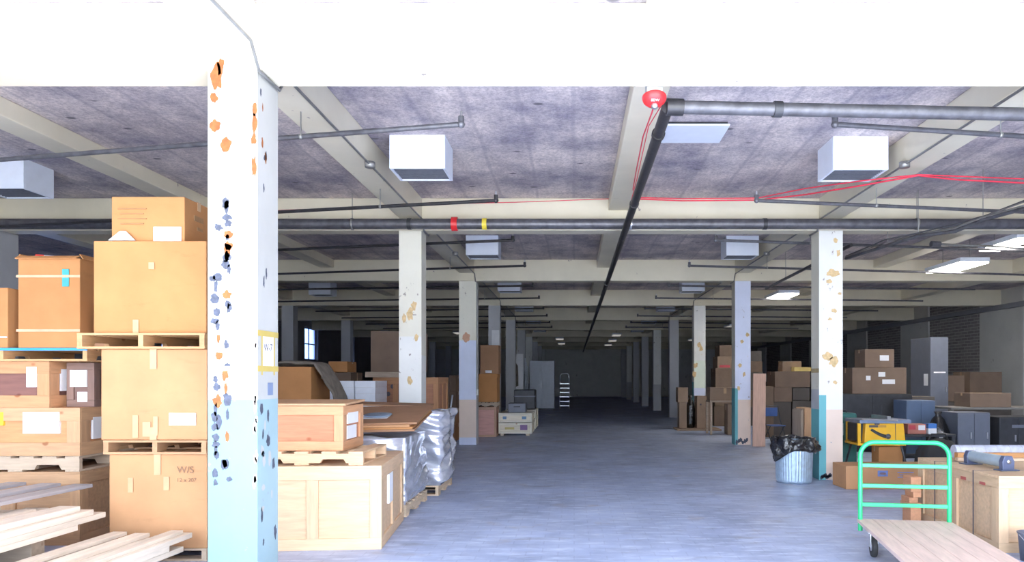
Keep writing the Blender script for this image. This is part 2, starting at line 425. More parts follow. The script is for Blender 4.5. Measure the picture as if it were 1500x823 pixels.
# second row and on
m, _ = column(-2.81, 11.5, [(1.1, COLWHITE), (2.3, COLWHITE), (ZB, COLCREAM)], [(1.2, COLGREY), (2.0, COLWHITE), (ZB, COLCREAM)], w=.36)
for i, (px, py, rw, rh) in enumerate([(601,460,5,8),(606,448,4,7),(600,558,4,7),(592,466,3,6),(610,494,3,5)]): blob(m, 'front', wx(px,11.5), wz(py,11.5), rw*11.5/F, rh*11.5/F, TAN, y=11.5, seed=i)
struct(m.build('column'))['label'] = 'cream and white post behind the wrapped pallets'
m, _ = column(3.93, 11.5, [(1.13, COLBEIGE), (ZB, COLWHITE)], [(1.13, COLTEAL), (1.45, COLGREY), (ZB, COLCREAM)],
              strip=[(0, .30, [(1.36, COLTEAL), (ZB, COLWHITE)]), (.30, 1, [(1.13, COLBEIGE), (ZB, COLWHITE)])])
for i, (px, py, rw, rh) in enumerate([(1220,400,9,5),(1214,412,4,3),(1212,522,8,6),(1221,530,7,7),(1222,455,4,3),(1216,467,3,2),(1223,560,3,3),(1230,430,3,2),(1224,352,3,4),(1228,370,3,5)]):
    blob(m, 'front', wx(px,11.5), wz(py,11.5), rw*11.5/F, rh*11.5/F, TAN, y=11.5, seed=30+i)
for i in range(8): blob(m, 'front', 3.93+.04+.02*i, .04+.012*(i % 4), .025, .03, SLATE, y=11.5, seed=50+i)
c2r = struct(m.build('column')); c2r['label'] = 'post with teal corner stripe beside the metal bin'
MB().box(3.9285, 3.93, 11.5, 11.88, 1.72, 1.79, plain('brown_tape', (.42, .32, .16), .6)).build('tape_band', c2r)
m, _ = column(-2.81, 17.5, [(.18, COLBLUE), (1.1, COLBEIGE), (2.55, COLBLUE), (ZB, COLCREAM)], [(1.1, COLGREY), (ZB, COLGREY)], w=.42)
blob(m, 'front', wx(683,17.5), wz(494,17.5), .09, .11, plain('peach_undercoat', (.62, .36, .24), .8), y=17.5, seed=3)
c3l = struct(m.build('column')); c3l['label'] = 'post painted cream, pale blue and peach beside the pink crate'
MB().tube([(-2.37, 17.56, 3.95), (-2.37, 17.56, 1.35)], .012, EMT).box(-2.388, -2.34, 17.53, 17.60, 1.2, 1.36, EMT).build('conduit', c3l)
m, _ = column(3.93, 17.5, [(1.1, COLBEIGE), (ZB, COLBLUE)], [(1.38, COLTEAL), (ZB, COLCREAM)], strip=[(0, .18, [(1.38, COLTEAL), (ZB, COLBLUE)]), (.18, 1, [(1.1, COLBEIGE), (ZB, COLBLUE)])])
for i, (px, py) in enumerate([(1084,535),(1090,548),(1082,568),(1095,490),(1087,500)]): blob(m, 'front', wx(px,17.5), wz(py,17.5), .04, .05, TAN, y=17.5, seed=70+i)
for i in range(6): blob(m, 'front', 3.97+.05*i, .06+.03*(i % 3), .03, .05, SLATE, y=17.5, seed=80+i)
struct(m.build('column'))['label'] = 'pale blue post with teal and peach base beside the leaning plank'
m, _ = column(-2.81, 23.5, [(ZB, COLGREY)], [(ZB, COLGREY)])
c4l = struct(m.build('column')); c4l['label'] = 'grey post rising behind the stacked brown cartons'
MB().box(-2.70, -2.45, 23.49, 23.497, 2.45, 3.2, PAPER).build('paper_sheet', c4l)
m, _ = column(3.93, 23.5, [(1.3, COLBLUE), (2.2, COLGREEN), (ZB, COLWHITE)], [(1.5, COLTEAL), (ZB, COLCREAM)])
for i, (px, py) in enumerate([(1024,505),(1027,510),(1019,535),(1017,548)]): blob(m, 'front', wx(px,23.5), wz(py,23.5), .06, .09, TAN, y=23.5, seed=90+i)
struct(m.build('column'))['label'] = 'pale green-white post behind the carton and black sack'
for k in range(4, 10):
    for x in (-2.81, 3.93):
        mat = COLGREY if (k + (x > 0)) % 3 else COLWHITE
        m, _ = column(x, ROW[k], [(1.3, COLGREY), (ZB, mat)], [(1.3, COLGREY), (ZB, COLGREY)])
        struct(m.build('column'))['label'] = '%s grey post along the %s side of the aisle' % (ORD[k], 'left' if x < 0 else 'right')
for k in range(1, 10):
    m, _ = column(-9.59, ROW[k], [(ZB, COLGREY)], [(ZB, COLGREY)])
    struct(m.build('column'))

# ------------------------------------------------------------------ ceiling boxes, pipes, cables
def ceiling_box(label, x, y, w=.66, d=.55, h=.40):
    t = thing('ceiling_heater_box', label, 'ceiling box', (x, y, ZS), 0, 'white boxes under the ceiling')
    m = MB(); q = .03; z0 = -h
    m.box(-w/2, w/2, 0, q, z0, 0, WHITE); m.box(-w/2, w/2, d-q, d, z0, 0, WHITE)
    m.box(-w/2, -w/2+q, q, d-q, z0, 0, WHITE); m.box(w/2-q, w/2, q, d-q, z0, 0, WHITE)
    m.build('housing', t, bevel=.004)
    g = MB().box(-w/2+q, w/2-q, q, d-q, z0+.03, z0+.05, UNDER)
    for k in range(9): g.box(-w/2+q, w/2-q, q+(k+.5)*(d-2*q)/9-.006, q+(k+.5)*(d-2*q)/9+.006, z0+.012, z0+.03, UNDER)
    g.build('grille', t)
    return t
cb = ceiling_box('nearest white box under the ceiling, left of the aisle joist', wx(611, 8.5), 8.5)
for k in range(6):
    if k: copy_tree(cb, (wx(611, 8.5), 8.5+6*k, ZS), '%s white ceiling box from the front, along the left aisle posts' % ORD[k])
    copy_tree(cb, (wx(1261, 8.5)+.02, 8.55+6*k, ZS), '%s white ceiling box from the front, along the right aisle posts' % ORD[k])
copy_tree(cb, (-7.55, 9.4, ZS), 'white ceiling box above the stacked crates at the left edge')
copy_tree(cb, (-7.6, 21.4, ZS), 'white ceiling box over the dark storage bay beyond the front post')
# flat access panel
t = thing('ceiling_panel', 'flat white panel fixed to the ceiling beside the black aisle pipe', 'panel', (1.39, 8.05, ZS))
MB().box(-.36, .36, 0, .60, -.05, -.03, WHITE).build('panel', t)
MB().box(-.34, .34, .02, .04, -.03, 0, DARKM).box(-.34, .34, .56, .58, -.03, 0, DARKM).build('frame', t)

def pipe(name, label, pts, r, mat, rods=(), riser=None, cat='pipe', couplings=(), group=None):
    p0 = Vector(pts[0]); t = thing(name, label, cat, p0, 0, group)
    q = [Vector(p)-p0 for p in pts]
    MB().tube(q, r, mat, 12).build('pipe_run', t)
    if riser:   # upturned end with sprinkler head
        e = q[riser[0]]; u = riser[1]
        MB().tube([e, e+Vector((0, 0, u*.6))], r*1.15, mat).lathe([(0, -r*1.5), (r*1.1, -r), (r*1.5, 0), (r*1.1, r), (0, r*1.5)], mat, 12, Matrix.Translation(e)).build('elbow', t)
        MB().tube([e+Vector((0,0,u*.6)), e+Vector((0,0,u))], r*.5, STEEL).build('sprinkler_head', t)
    for (f, ztop) in rods:
        a, b2 = q[0], q[-1]; pnt = a+(b2-a)*f
        MB().tube([pnt+Vector((0,0,r)), Vector((pnt.x, pnt.y, ztop-p0.z))], .006, EMT, 6).lathe([(r*1.15, -.015), (r*1.15, .015)], EMT, 12, Matrix.Translation(pnt) @ Matrix.Rotation(H, 4, 'Y')).build('hanger', t)
    for (f, w, k, mm, nm) in couplings:
        a, b2 = q[0], q[-1]; pnt = a+(b2-a)*f; dr = (b2-a).normalized()
        MB().tube([pnt-dr*w/2, pnt+dr*w/2], r*k, mm, 16).build(nm, t)
    return t
# main across, in front of the second beam
XM0, XM1 = -12.9, 13.7; ym = 11.2; zm = wz(328, ym)
fx = lambda px: (wx(px, ym)-XM0)/(XM1-XM0)
pipe('sprinkler_main', 'thick dark main pipe running across under the second beam', [(XM0, ym, zm), (XM1, ym, zm)], .082, GREYPIPE,
     rods=[(fx(516), ZS), (fx(1343), ZS)], couplings=[(fx(666), .09, 1.35, REDP, 'red_coupling'), (fx(710), .07, 1.12, YELP, 'yellow_band'), (fx(923), .05, 1.1, STEEL, 'clamp'),
      (fx(600), .06, 1.1, DARKM, 'coupling'), (fx(1120), .06, 1.1, DARKM, 'coupling')])
pipe('sprinkler_feed', 'long black pipe running down the middle of the aisle ceiling', [(.78, 5.98, 3.895), (.78, 61.5, 3.87)], .052, BLACKPIPE, rods=[(f, ZB if f else ZS) for f in (.10, .21, .32)] ,
     couplings=[(.012, .06, 1.2, BLACKPIPE, 'coupling'), (.06, .06, 1.2, BLACKPIPE, 'coupling'), (.2, .07, 1.2, BLACKPIPE, 'coupling')])
pipe('sprinkler_cross', 'dark pipe going right from the elbow behind the front beam', [(.84, 5.98, 3.895), (9.5, 6.3, 3.84)], .055, GREYPIPE, rods=[(.72, ZS)],
     couplings=[(.0, .14, 1.25, BLACKPIPE, 'elbow'), (.10, .07, 1.2, DARKM, 'coupling'), (.42, .07, 1.2, DARKM, 'coupling')])
br_y = [6.54, 9.35, 12.05, 14.8, 18.0, 20.8, 24.0, 26.8, 30.0, 32.8]
for i, y in enumerate(br_y):
    ph = 'the front beam' if i == 0 else None
    le = -1.03 if i % 2 == 0 else -1.02
    g = -2.62
    slope = .21 if i < 4 else .12
    f_g = (g-le)/(-9.0-le) if False else (le-g)/(le+9.0)
    pipe('sprinkler_branch', '%s thin branch pipe from the front, left half, ending in an upturned head' % ORD[i], [(le, y, 3.95), (-9.0, y+slope*(9.0+le), 3.95)], .024, BLACKPIPE if i else GREYPIPE,
         rods=[(f_g, 4.19 if ZB < 4.19 else ZS)], riser=(0, .12), group='left branch pipes')
    re_ = 2.38
    pipe('sprinkler_branch', '%s thin branch pipe from the front, right half, ending in an upturned head' % ORD[i], [(re_, y, 3.95), (10.5, y+slope*(10.5-re_)*.8, 3.95)], .024, GREYPIPE,
         rods=[((4.06-re_)/(10.5-re_), 4.19)], riser=(0, .12), group='right branch pipes')
# conduit along both girders
def conduit(label, x, z):
    t = thing('electrical_conduit', label, 'conduit', (x, Y0+.4, z))
    P = [(0, 0, 0)]
    for k in range(5):
        y = 5.5+6*k-(Y0+.4); P += [(0, y-.17, 0), (0, y-.03, -.166), (0, y+.35, -.166), (0, y+.49, 0)]
    MB().tube(P, .013, EMT, 8).build('tube', t)
    for yy in (8.55, 14.6): MB().lathe([(0, -.035), (.06, -.035), (.06, .03), (0, .03)], EMT, 16, Matrix.Translation((0, yy, 0))).build('junction_box', t)
    return t
conduit('grey conduit with round junction boxes along the left aisle girder', -2.405, 4.15)
conduit('grey conduit with round junction boxes along the right aisle girder', 3.895, 4.15)
# two plain runs further right
pipe('electrical_conduit', 'thin conduit crossing below the ceiling at the right edge', [(6.2, 12.3, 3.93), (12.0, 13.2, 3.88)], .02, EMT, cat='conduit', couplings=[(.0, .16, 2.6, GREYPIPE, 'junction_box')])
pipe('sprinkler_riser', 'dark pipe rising diagonally right of the aisle posts', [(4.55, 17.0, 3.75), (4.62, 11.95, 3.85)], .03, BLACKPIPE, rods=[(.3, ZS), (.7, ZS)])
# sagging cable bundle
cables = [(1500, 292, 9.2), (1440, 312, 9.9), (1400, 327, 10.4), (1345, 338, 11.0), (1300, 350, 11.6), (1240, 372, 13.0)]
P = [Vector((wx(px, d), d, wz(py, d)-.06)) for px, py, d in cables]; P.insert(0, P[0]+(P[0]-P[1])*4); p0 = P[0]
t = thing('cable_bundle', 'sagging bundle of dark and grey cables at upper right', 'cables', p0)
for j in range(4):
    pts = [p-p0+Vector((.03*math.sin(j*2.1+i), 0, .035*(j-1.5)*(1 if i % 2 else .4))) for i, p in enumerate(P)]
    MB().tube(pts, (.028, .012, .010, .012)[j], (GREYPIPE, EMT, EMT, GREYPIPE)[j], 8).build('cable', t)
for k in (2, 4, 5): MB().tube([P[k]-p0, Vector((P[k].x-p0.x, P[k].y-p0.y, ZS-p0.z+.001))], .006, EMT, 6).build('hanger', t)
# alarm bell below the front beam
t = thing('alarm_bell', 'red alarm bell on a grey box under the front beam', 'alarm bell', (wx(958, 5.9), 5.90, 4.04))
MB().box(-.065, .065, -.06, .08, -.10, .28, plain('bell_box', (.45, .50, .50), .5)).build('back_box', t, bevel=.006)
Mb = Matrix.Translation((0, -.02, -.10)) @ Matrix.Rotation(math.radians(-13), 4, 'X')
MB().lathe([(.100, .0), (.100, -.012), (.092, -.035), (.07, -.058), (.035, -.072), (0, -.076)], REDP, 32, Mb).build('gong', t)
MB().lathe([(.028, -.05), (.028, -.095), (.018, -.105), (0, -.107)], STEEL, 16, Mb).build('centre_bolt', t)
lettering('EDW', .030, PAPER, t, tuple(Mb @ Vector((0, -.058, -.0668))), (math.radians(145), 0, 0))
# red cord hung from the bell along the ceiling
def cord(label, pts, r=.007, mat=REDTAPE):
    P = [Vector((wx(a, d), d, wz(b2, d))) for a, b2, d in pts]; p0 = P[0]
    Q = []
    for i in range(len(P)-1):
        for k in range(4):
            q = P[i].lerp(P[i+1], k/4); Q.append(q-p0)
    Q.append(P[-1]-p0)
    return tag(MB().tube(Q, r, mat, 6).build('red_cord', loc=p0), label, 'cord', 'red cords under the ceiling')
cord('red cord dropping from the alarm bell along the joist', [(962, 138, 5.86), (955, 165, 6.3), (942, 200, 7.3), (932, 250, 9.0), (925, 290, 10.9)])
cord('second red cord looping from the bell over the black pipe', [(968, 132, 5.88), (974, 146, 5.9), (950, 185, 6.9), (933, 262, 9.3), (918, 318, 11.0)], .005)
o = cord('pair of red cords strung right from the black pipe along the second beam', [(925, 291, 11.0), (1000, 294, 11.0), (1110, 293, 10.6), (1180, 285, 10.0), (1260, 272, 9.15), (1345, 257, 8.6), (1400, 263, 8.85), (1500, 268, 9.1), (1600, 272, 9.4)], .011)
o2 = cord('', [(925, 289, 11.0), (1000, 291, 11.0), (1110, 290, 10.55), (1180, 276, 9.8), (1260, 265, 8.95), (1345, 256, 8.55), (1400, 258, 8.7), (1500, 262, 9.0), (1600, 266, 9.3)], .009)
l2 = o2.location - o.location
for k in ('label', 'category', 'group'): del o2[k]
o2.name = 'upper_strand'; o2.parent = o; o2.location = l2
cord('thin pink-red cord strung left along the second beam', [(925, 290, 11.3), (760, 296, 11.3), (600, 300, 11.35), (410, 308, 11.3), (250, 314, 11.3)], .006)

# strip lamps
def strip_lamp(label, x, y, z, L=1.5, w=.62, lit=True, group=None):
    t = thing('strip_lamp', label, 'lamp', (x, y, ZS), 0, group)
    z -= ZS
    MB().box(-w/2, w/2, 0, L, z+.02, z+.11, WHITE).build('housing', t, bevel=.006)
    MB().box(-w/2+.02, w/2-.02, .02, L-.02, z-.01, z+.02, LAMPON if lit else LAMPDIM).build('diffuser', t)
    for yy in (.2, L-.2): MB().tube([(0, yy, z+.11), (0, yy, -.001)], .007, EMT, 6).build('hanger', t)
    return t
strip_lamp('lit strip lamp hanging in the right bay, nearest and brightest', wx(1402, 15.5), 14.8, wz(392, 15.5))
strip_lamp('lit strip lamp seen between the two right posts', wx(1147, 20.8), 20.2, wz(434, 20.8), 1.5, .6)
strip_lamp('lit strip lamp at the right edge near the cable bundle', 7.8, 12.3, 4.02, 1.2, .4)
for i, (x, y) in enumerate([(-6.2, 38), (7.4, 33), (-.9, 44), (2.4, 40), (2.5, 46), (-.9, 50), (2.5, 52), (7.6, 45), (-6.3, 28)]):
    strip_lamp(['strip lamp over the dark left bay', 'far strip lamp in the right bay', 'strip lamp left of the aisle pipe, near the ladder', 'strip lamp right of the aisle pipe, first of the far three', 'strip lamp right of the aisle pipe, middle of the far three',
                'farthest strip lamp left of the aisle pipe', 'farthest strip lamp right of the aisle pipe', 'farthest strip lamp in the right bay', 'strip lamp in the left bay behind the cream post'][i], x, y, 4.02, 1.3, .5, lit=False)
#PART2
# ------------------------------------------------------------------ storage goods: builders
def carton(label, x0, x1, y0, y1, z0, z1, mat, rz=0, tape=True, tags=(), group=None, name='cardboard_box', lid=False, prints=(), bulge=.008, seam='x'):
    "tags: (face, u, v, w, h, material, label) with u,v from the centre of the face / from its base"
    w, d, h = x1-x0, y1-y0, z1-z0
    t = thing(name, label, 'box', ((x0+x1)/2, (y0+y1)/2, z0), rz, group)
    bm = bmesh.new(); bmesh.ops.create_cube(bm, size=1)
    bmesh.ops.subdivide_edges(bm, edges=bm.edges[:], cuts=5, use_grid_fill=True)
    sd = R.uniform(0, 50)
    for v in bm.verts:
        a, b2, c = v.co
        k = (1-(2*a)**2)*(1-(2*b2)**2) + (1-(2*a)**2)*(1-(2*c)**2) + (1-(2*b2)**2)*(1-(2*c)**2)
        n = noise.noise((a*3+sd, b2*3, c*3))
        v.co = (a*w + (bulge*n if abs(a) > .49 else 0)*k, b2*d + (bulge*n if abs(b2) > .49 else 0)*k, (c+.5)*h - (bulge*abs(n)*k*.6 if c > .49 else 0))
    me = bpy.data.meshes.new('body'); bm.to_mesh(me); bm.free(); me.materials.append(mat)
    o = bpy.data.objects.new('body', me); C.objects.link(o); o.parent = t
    b = o.modifiers.new('Bevel', 'BEVEL'); b.width = .007; b.segments = 2; b.limit_method = 'ANGLE'; b.angle_limit = math.radians(50)
    if tape:
        m = MB()
        if seam == 'y':   # the flaps meet on a line running front to back: tape turns down the front
            m.box(-.03, .03, -d/2-.010, d/2, h, h+.0012, TAPE); m.box(-.03, .03, -d/2-.012, -d/2-.0095, h*.78, h+.0012, TAPE)
            MB().box(-.03, .03, -d/2-.012, -d/2-.0095, .0, h*.14, TAPE).build('packing_tape', t)
        else:
            m.box(-w/2-.004, w/2+.004, -.03, .03, h, h+.0012, TAPE)
            for s in (-1, 1): m.box(min(s*(w/2+.0095), s*(w/2+.012)), max(s*(w/2+.0095), s*(w/2+.012)), -.03, .03, h*.80, h+.0012, TAPE)
        m.build('packing_tape', t)
    if lid:
        m = MB(); q = .012; e = min(.10, h*.16)
        m.box(-w/2-q, w/2+q, -d/2-q, d/2+q, h-.002, h+.006, mat)
        for s in (-1, 1):
            m.box(-w/2-q, w/2+q, s*(d/2+q*.7)-.004, s*(d/2+q*.7)+.004, h-e, h, mat)
            m.box(s*(w/2+q*.7)-.004, s*(w/2+q*.7)+.004, -d/2-q, d/2+q, h-e, h, mat)
        m.build('lid', t, bevel=.003)
    for (face, u, v, tw, th, tm, *lb) in tags:
        off = .011
        if face == 'f': M = MB().box(u-tw/2, u+tw/2, -d/2-off-.0012, -d/2-off+.004, v, v+th, tm)
        elif face == 'r': M = MB().box(w/2+off-.004, w/2+off+.0012, u-tw/2, u+tw/2, v, v+th, tm)
        elif face == 'l': M = MB().box(-w/2-off-.0012, -w/2-off+.004, u-tw/2, u+tw/2, v, v+th, tm)
        else: M = MB().box(u-tw/2, u+tw/2, v, v+th, h, h+.002, tm)
        M.build('shipping_label' if tm in (PAPER,) else 'tape_patch', t, label=(lb[0] if lb else None))
    for fc_ in sorted(set(q[0] for q in prints)):
        m = MB()
        for (face, u, v, tw, th, tm) in [q for q in prints if q[0] == fc_]:
            if face == 'f': m.box(u-tw/2, u+tw/2, -d/2-.0105, -d/2-.004, v, v+th, tm)
            else: m.box(w/2+.004, w/2+.0105, u-tw/2, u+tw/2, v, v+th, tm)
        m.build('printing', t)
    return t
def crate(label, x0, x1, y0, y1, z0, z1, col=PINE, frame=None, rz=0, tags=(), group=None, mids=(1, 1), bw=.085, bt=.022, lid=True, detail=True, colname='crate', holes=(), bands=()):
    w, d, h = x1-x0, y1-y0, z1-z0
    t = thing('wooden_crate', label, 'crate', ((x0+x1)/2, (y0+y1)/2, z0), rz, group)
    pm = wood(colname+'_panel', col, 'x'); fm = frame or col
    fx_, fy_, fz_ = wood(colname+'_batten', fm, 'x'), wood(colname+'_batten', fm, 'y'), wood(colname+'_batten', fm, 'z')
    hx, hy = w/2-bt, d/2-bt; zl = h-(.024 if lid else 0)
    body = MB().box(-hx, hx, -hy, hy, 0.0, zl, pm)
    for (u, v, r) in holes:
        body.add([(u+r*math.cos(k*math.pi/8), -hy-.001, v+r*math.sin(k*math.pi/8)) for k in range(16)], [tuple(range(16))], INK)
    body.build('panel', t)
    def bat(mbx):
        if detail: mbx.build('batten', t, bevel=.003)
        return mbx
    allb = MB()
    def B(x0, x1, y0, y1, z0, z1, m):
        if detail: MB().box(x0, x1, y0, y1, z0, z1, m).build('batten', t, bevel=.003)
        else: allb.box(x0, x1, y0, y1, z0, z1, m)
    for s in (-1, 1):
        ya, yb = (-d/2, -hy) if s < 0 else (hy, d/2)
        B(-w/2, w/2, ya, yb, 0, bw, fx_); B(-w/2, w/2, ya, yb, zl-bw, zl, fx_)
        xs = [-w/2+bw/2 + (w-bw)*k/(mids[0]+1) for k in range(mids[0]+2)]
        if s < 0 or detail:
            for x in xs: B(x-bw/2, x+bw/2, ya, yb, bw, zl-bw, fz_)
    for s in (-1, 1):
        xa, xb = (-w/2, -hx) if s < 0 else (hx, w/2)
        B(xa, xb, -hy, hy, 0, bw, fy_); B(xa, xb, -hy, hy, zl-bw, zl, fy_)
        ys_ = [-hy+bw/2 + (2*hy-bw)*k/(mids[1]+1) for k in range(mids[1]+2)]
        for y in ys_: B(xa, xb, y-bw/2, y+bw/2, bw, zl-bw, fz_)
    if not detail: allb.build('frame', t, bevel=.003)
    if lid: MB().box(-w/2, w/2, -d/2, d/2, zl, h, fx_).build('lid', t, bevel=.003)
    for (face, u, v, tw, th, tm, *lb) in tags:
        if face == 'f': M = MB().box(u-tw/2, u+tw/2, -d/2-.0015, -hy, v, v+th, tm)
        elif face == 'r': M = MB().box(hx, w/2+.0015, u-tw/2, u+tw/2, v, v+th, tm)
        else: M = MB().box(-w/2-.0015, -hx, u-tw/2, u+tw/2, v, v+th, tm)
        M.build('paper_label', t, label=(lb[0] if lb else None))
    if bands:
        for u in bands:
            MB().box(-w/2-.002, -w/2, u-.009, u+.009, 0, h, INK).box(-w/2-.002, w/2, u-.009, u+.009, h, h+.0015, INK).build('strapping_band', t)
    return t
def pallet(label, x0, x1, y0, y1, z0, h=.13, col=PINE, group='pallets in the stacks', runs='y', nb=6, colname='pallet', edge=None):
    "deck boards across three stringers; runs: the way the stringers run"
    w, d = x1-x0, y1-y0
    t = thing('pallet', label, 'pallet', ((x0+x1)/2, (y0+y1)/2, z0), 0, group)
    bx, by = wood(colname, col, 'x'), wood(colname, col, 'y')
    dt = .020
    def board(a, b2, z0_, z1_, m):
        "a,b2 span along the direction across the stringers' run"
        if runs == 'y': m.box(-w/2, w/2, a, b2, z0_, z1_, bx)
        else: m.box(a, b2, -d/2, d/2, z0_, z1_, by)
    L = d if runs == 'y' else w; W = w if runs == 'y' else d
    m = MB(); m2 = MB(); bwid = min(.14, L/nb*.8)
    for k in range(nb):
        c = -L/2+bwid/2+(L-bwid)*k/(nb-1); board(c-bwid/2, c+bwid/2, h-dt, h, m)
    for k in range(3):
        c = -L/2+bwid/2+(L-bwid)*k/2; board(c-bwid/2, c+bwid/2, 0, dt, m2)
    m.build('deck', t, bevel=.002); m2.build('bottom_deck', t, bevel=.002)
    for k in range(3):
        c = -W/2+.025+(W-.05)*k/2
        # stringer with two fork notches
        n0 = [(-L/2, dt), (-L*.36, dt), (-L*.34, dt+(h-2*dt)*.42), (-L*.17, dt+(h-2*dt)*.42), (-L*.15, dt), (L*.15, dt), (L*.17, dt+(h-2*dt)*.42), (L*.34, dt+(h-2*dt)*.42), (L*.36, dt), (L/2, dt), (L/2, h-dt), (-L/2, h-dt)]
        M = Matrix.Translation((c, 0, 0)) @ Matrix.Rotation(H, 4, 'Z') if runs == 'y' else Matrix.Translation((0, c, 0))
        MB().prism(n0, -.022, .022, by if runs == 'y' else bx, M).build('stringer', t)
    if edge: 
        MB().box(-w/2, w/2, -d/2-.004, -d/2, h-dt-.002, h+.003, edge).build('blue_edge_strip', t)
    return t
def wrapped(label, x0, x1, y0, y1, z0, z1, amp=.05, seed=0, mat=None):
    "a load under crumpled stretch film"
    w, d, h = x1-x0, y1-y0, z1-z0
    bm = bmesh.new(); bmesh.ops.create_cube(bm, size=1)
    bmesh.ops.subdivide_edges(bm, edges=bm.edges[:], cuts=34, use_grid_fill=True)
    for v in bm.verts:
        a, b2, c = v.co; n = Vector((a if abs(a) > .49 else 0, b2 if abs(b2) > .49 else 0, c if abs(c) > .49 else 0)).normalized()
        p = Vector((a*w, b2*d, (c+.5)*h))
        sk = p.z+.30*p.x-.25*p.y; q = 1.2*noise.noise((p.x*1.8+seed, p.y*1.8, p.z*2.2)) + .75*(1-2*abs(noise.noise((p.x*1.6+seed, p.y*1.6, sk*7)))) + .25*noise.noise((p.x*3+seed, p.y*3, sk*18))
        side = (1 if c > -.46 else 0)
        v.co = p + Vector((n.x, n.y, min(n.z, 1)*.6 if c > 0 else 0))*amp*q*side
    me = bpy.data.meshes.new('stretch_wrapped_load'); bm.to_mesh(me); bm.free(); me.materials.append(mat or WRAP)
    for p in me.polygons: p.use_smooth = True
    o = bpy.data.objects.new('stretch_wrapped_load', me); C.objects.link(o); o.location = ((x0+x1)/2, (y0+y1)/2, z0)
    return tag(o, label, 'wrapped load')

# ------------------------------------------------------------------ carton stack left of the front post
d = 6.4; X = lambda px: wx(px, d)
pallet('ground pallet under the front carton stack, mostly hidden by boards', X(160), X(303), d, d+1.05, 0, .115, PALE)
t = carton('big carton marked with handwriting at the foot of the front stack', X(160), X(303), d, d+1.0, .116, .957, CB2, seam='y',
       tags=[('f', -.24, .50, .045, .13, TAPE), ('f', .08, .52, .05, .12, TAPE)])
lettering('W/S', .085, plain('faded_ink', (.26, .15, .09), .8), t, (.25, -.5125, .70), (H, 0, 0)); lettering('12 x 207', .05, plain('faded_ink', (.26, .15, .09), .8), t, (.26, -.5125, .61), (H, 0, 0))
pallet('pallet between the two lower cartons of the front stack', X(154), X(305), d-.03, d+1.02, .958, .125, (.44, .25, .13), colname='pallet_tan')
carton('big plain carton second from the floor in the front stack', X(148), X(303), d, d+1.0, 1.084, 1.895, CB2, seam='y',
       tags=[('f', .26, .13, .24, .11, PAPER, 'torn white shipping label'), ('f', -.16, .02, .05, .2, TAPE), ('f', -.06, .03, .07, .13, TAPE), ('f', .02, .04, .04, .17, TAPE)])
pallet('reddish pallet carrying the upper big carton of the front stack', X(118), X(304), d-.05, d+1.05, 1.896, .14, PINED, colname='pallet_red')
carton('biggest orange-brown carton, third up in the front stack', X(137), X(302), d, d+.98, 2.037, 2.86, CB1, seam='y', tape=False,
       tags=[('r', -.25, .30, .26, .50, PAPER, 'large white sheet'), ('f', -.12, .0, .05, .12, TAPE), ('f', .02, .57, .05, .06, TAPE)])
carton('orange carton with white label on top of the front stack', X(157), X(265), d+.06, d+.52, 2.867, 3.27, CB1, seam='x', bulge=.014,
       tags=[('f', .18, .0, .25, .13, PAPER, 'white shipping label')], prints=[('f', -.14, .29-.045*k, .26-.05*(k % 2), .007, INKBR) for k in range(4)] + [('r', .0, .22, .16, .05, INKBR), ('r', .02, .14, .1, .03, INKBR)])
o = MB().prism([(-.12, 0), (.12, 0), (.03, .085), (-.02, .085)], -.012, .0, PAPER).build('paper_sheet', loc=(X(176), d+.03, 2.868), rot=(-.1, 0, 0))
tag(o, 'folded white paper sheet beside the top carton of the front stack', 'paper')

# crate stack at the left edge
d = 7.0
def lab(*a): return a
ST = (X, )
X = lambda px: wx(px, d)
xr = X(115)
crate('wide pale crate at the bottom of the left edge stack', xr-1.35, X(117), d, d+1.2, 0, .72, PINE, rz=0, bw=.10, tags=[('r', .10, .30, .30, .28, PAPER, 'pale blue-white label')], colname='crate')
pallet('pallet on the wide bottom crate of the left edge stack', xr-1.25, X(116), d, d+1.1, .721, .15, PALE, runs='x')
crate('orange crate with white label and yellow tag in the left edge stack', xr-1.0, xr, d+.02, d+1.0, .872, 1.345, (.60, .29, .13), PINE, bw=.13, mids=(0, 1), lid=False,
      tags=[('f', .12, .22, .36, .21, PAPER, 'large white label'), ('f', -.31, .30, .12, .13, PAPERY, 'yellow tag'), ('r', -.2, .15, .2, .22, PAPER), ('r', .1, .12, .2, .2, PAPER)], colname='orange_crate')
crate('dark red crate with faded labels, above the orange crate', xr-1.25, X(70), d+.02, d+1.0, 1.346, 1.80, (.22, .10, .08), (.56, .29, .14), bw=.12, mids=(0, 1), lid=False,
      tags=[('f', .30, .20, .1, .2, PAPER), ('r', -.18, .16, .30, .22, PAPER), ('r', .12, .05, .16, .14, PAPER), ('r', .33, .2, .2, .2, PAPER)], colname='dark_crate')
crate('small dark crate beside the dark red crate in the left edge stack', X(74), X(116), d+.22, d+1.0, 1.346, 1.79, (.20, .12, .10), (.24, .15, .12), bw=.07, mids=(0, 0), lid=False,
      tags=[('f', -.02, .2, .17, .17, PAPER), ('f', .02, .05, .1, .1, PAPER)], colname='small_dark_crate')
pallet('blue-edged pallet under the tall carton in the left edge stack', xr-1.6, X(128), d, d+1.0, 1.801, .125, (.60, .34, .16), colname='pallet_orange', edge=BLUEP)
t = carton('tall open carton with a strip of teal tape in the left edge stack', X(24), xr, d+.02, d+.62, 1.931, 2.81, CB1, seam='y', tape=False,
       tags=[('f', .17, .60, .065, .17, plain('teal_tape', (.06, .36, .38), .5), 'teal tape')])
m = MB()
for s in (-1, 1):
    m.cbox((s*.31, 0, .895), (.06, .58, .008), CB1, (0, s*.9, 0))
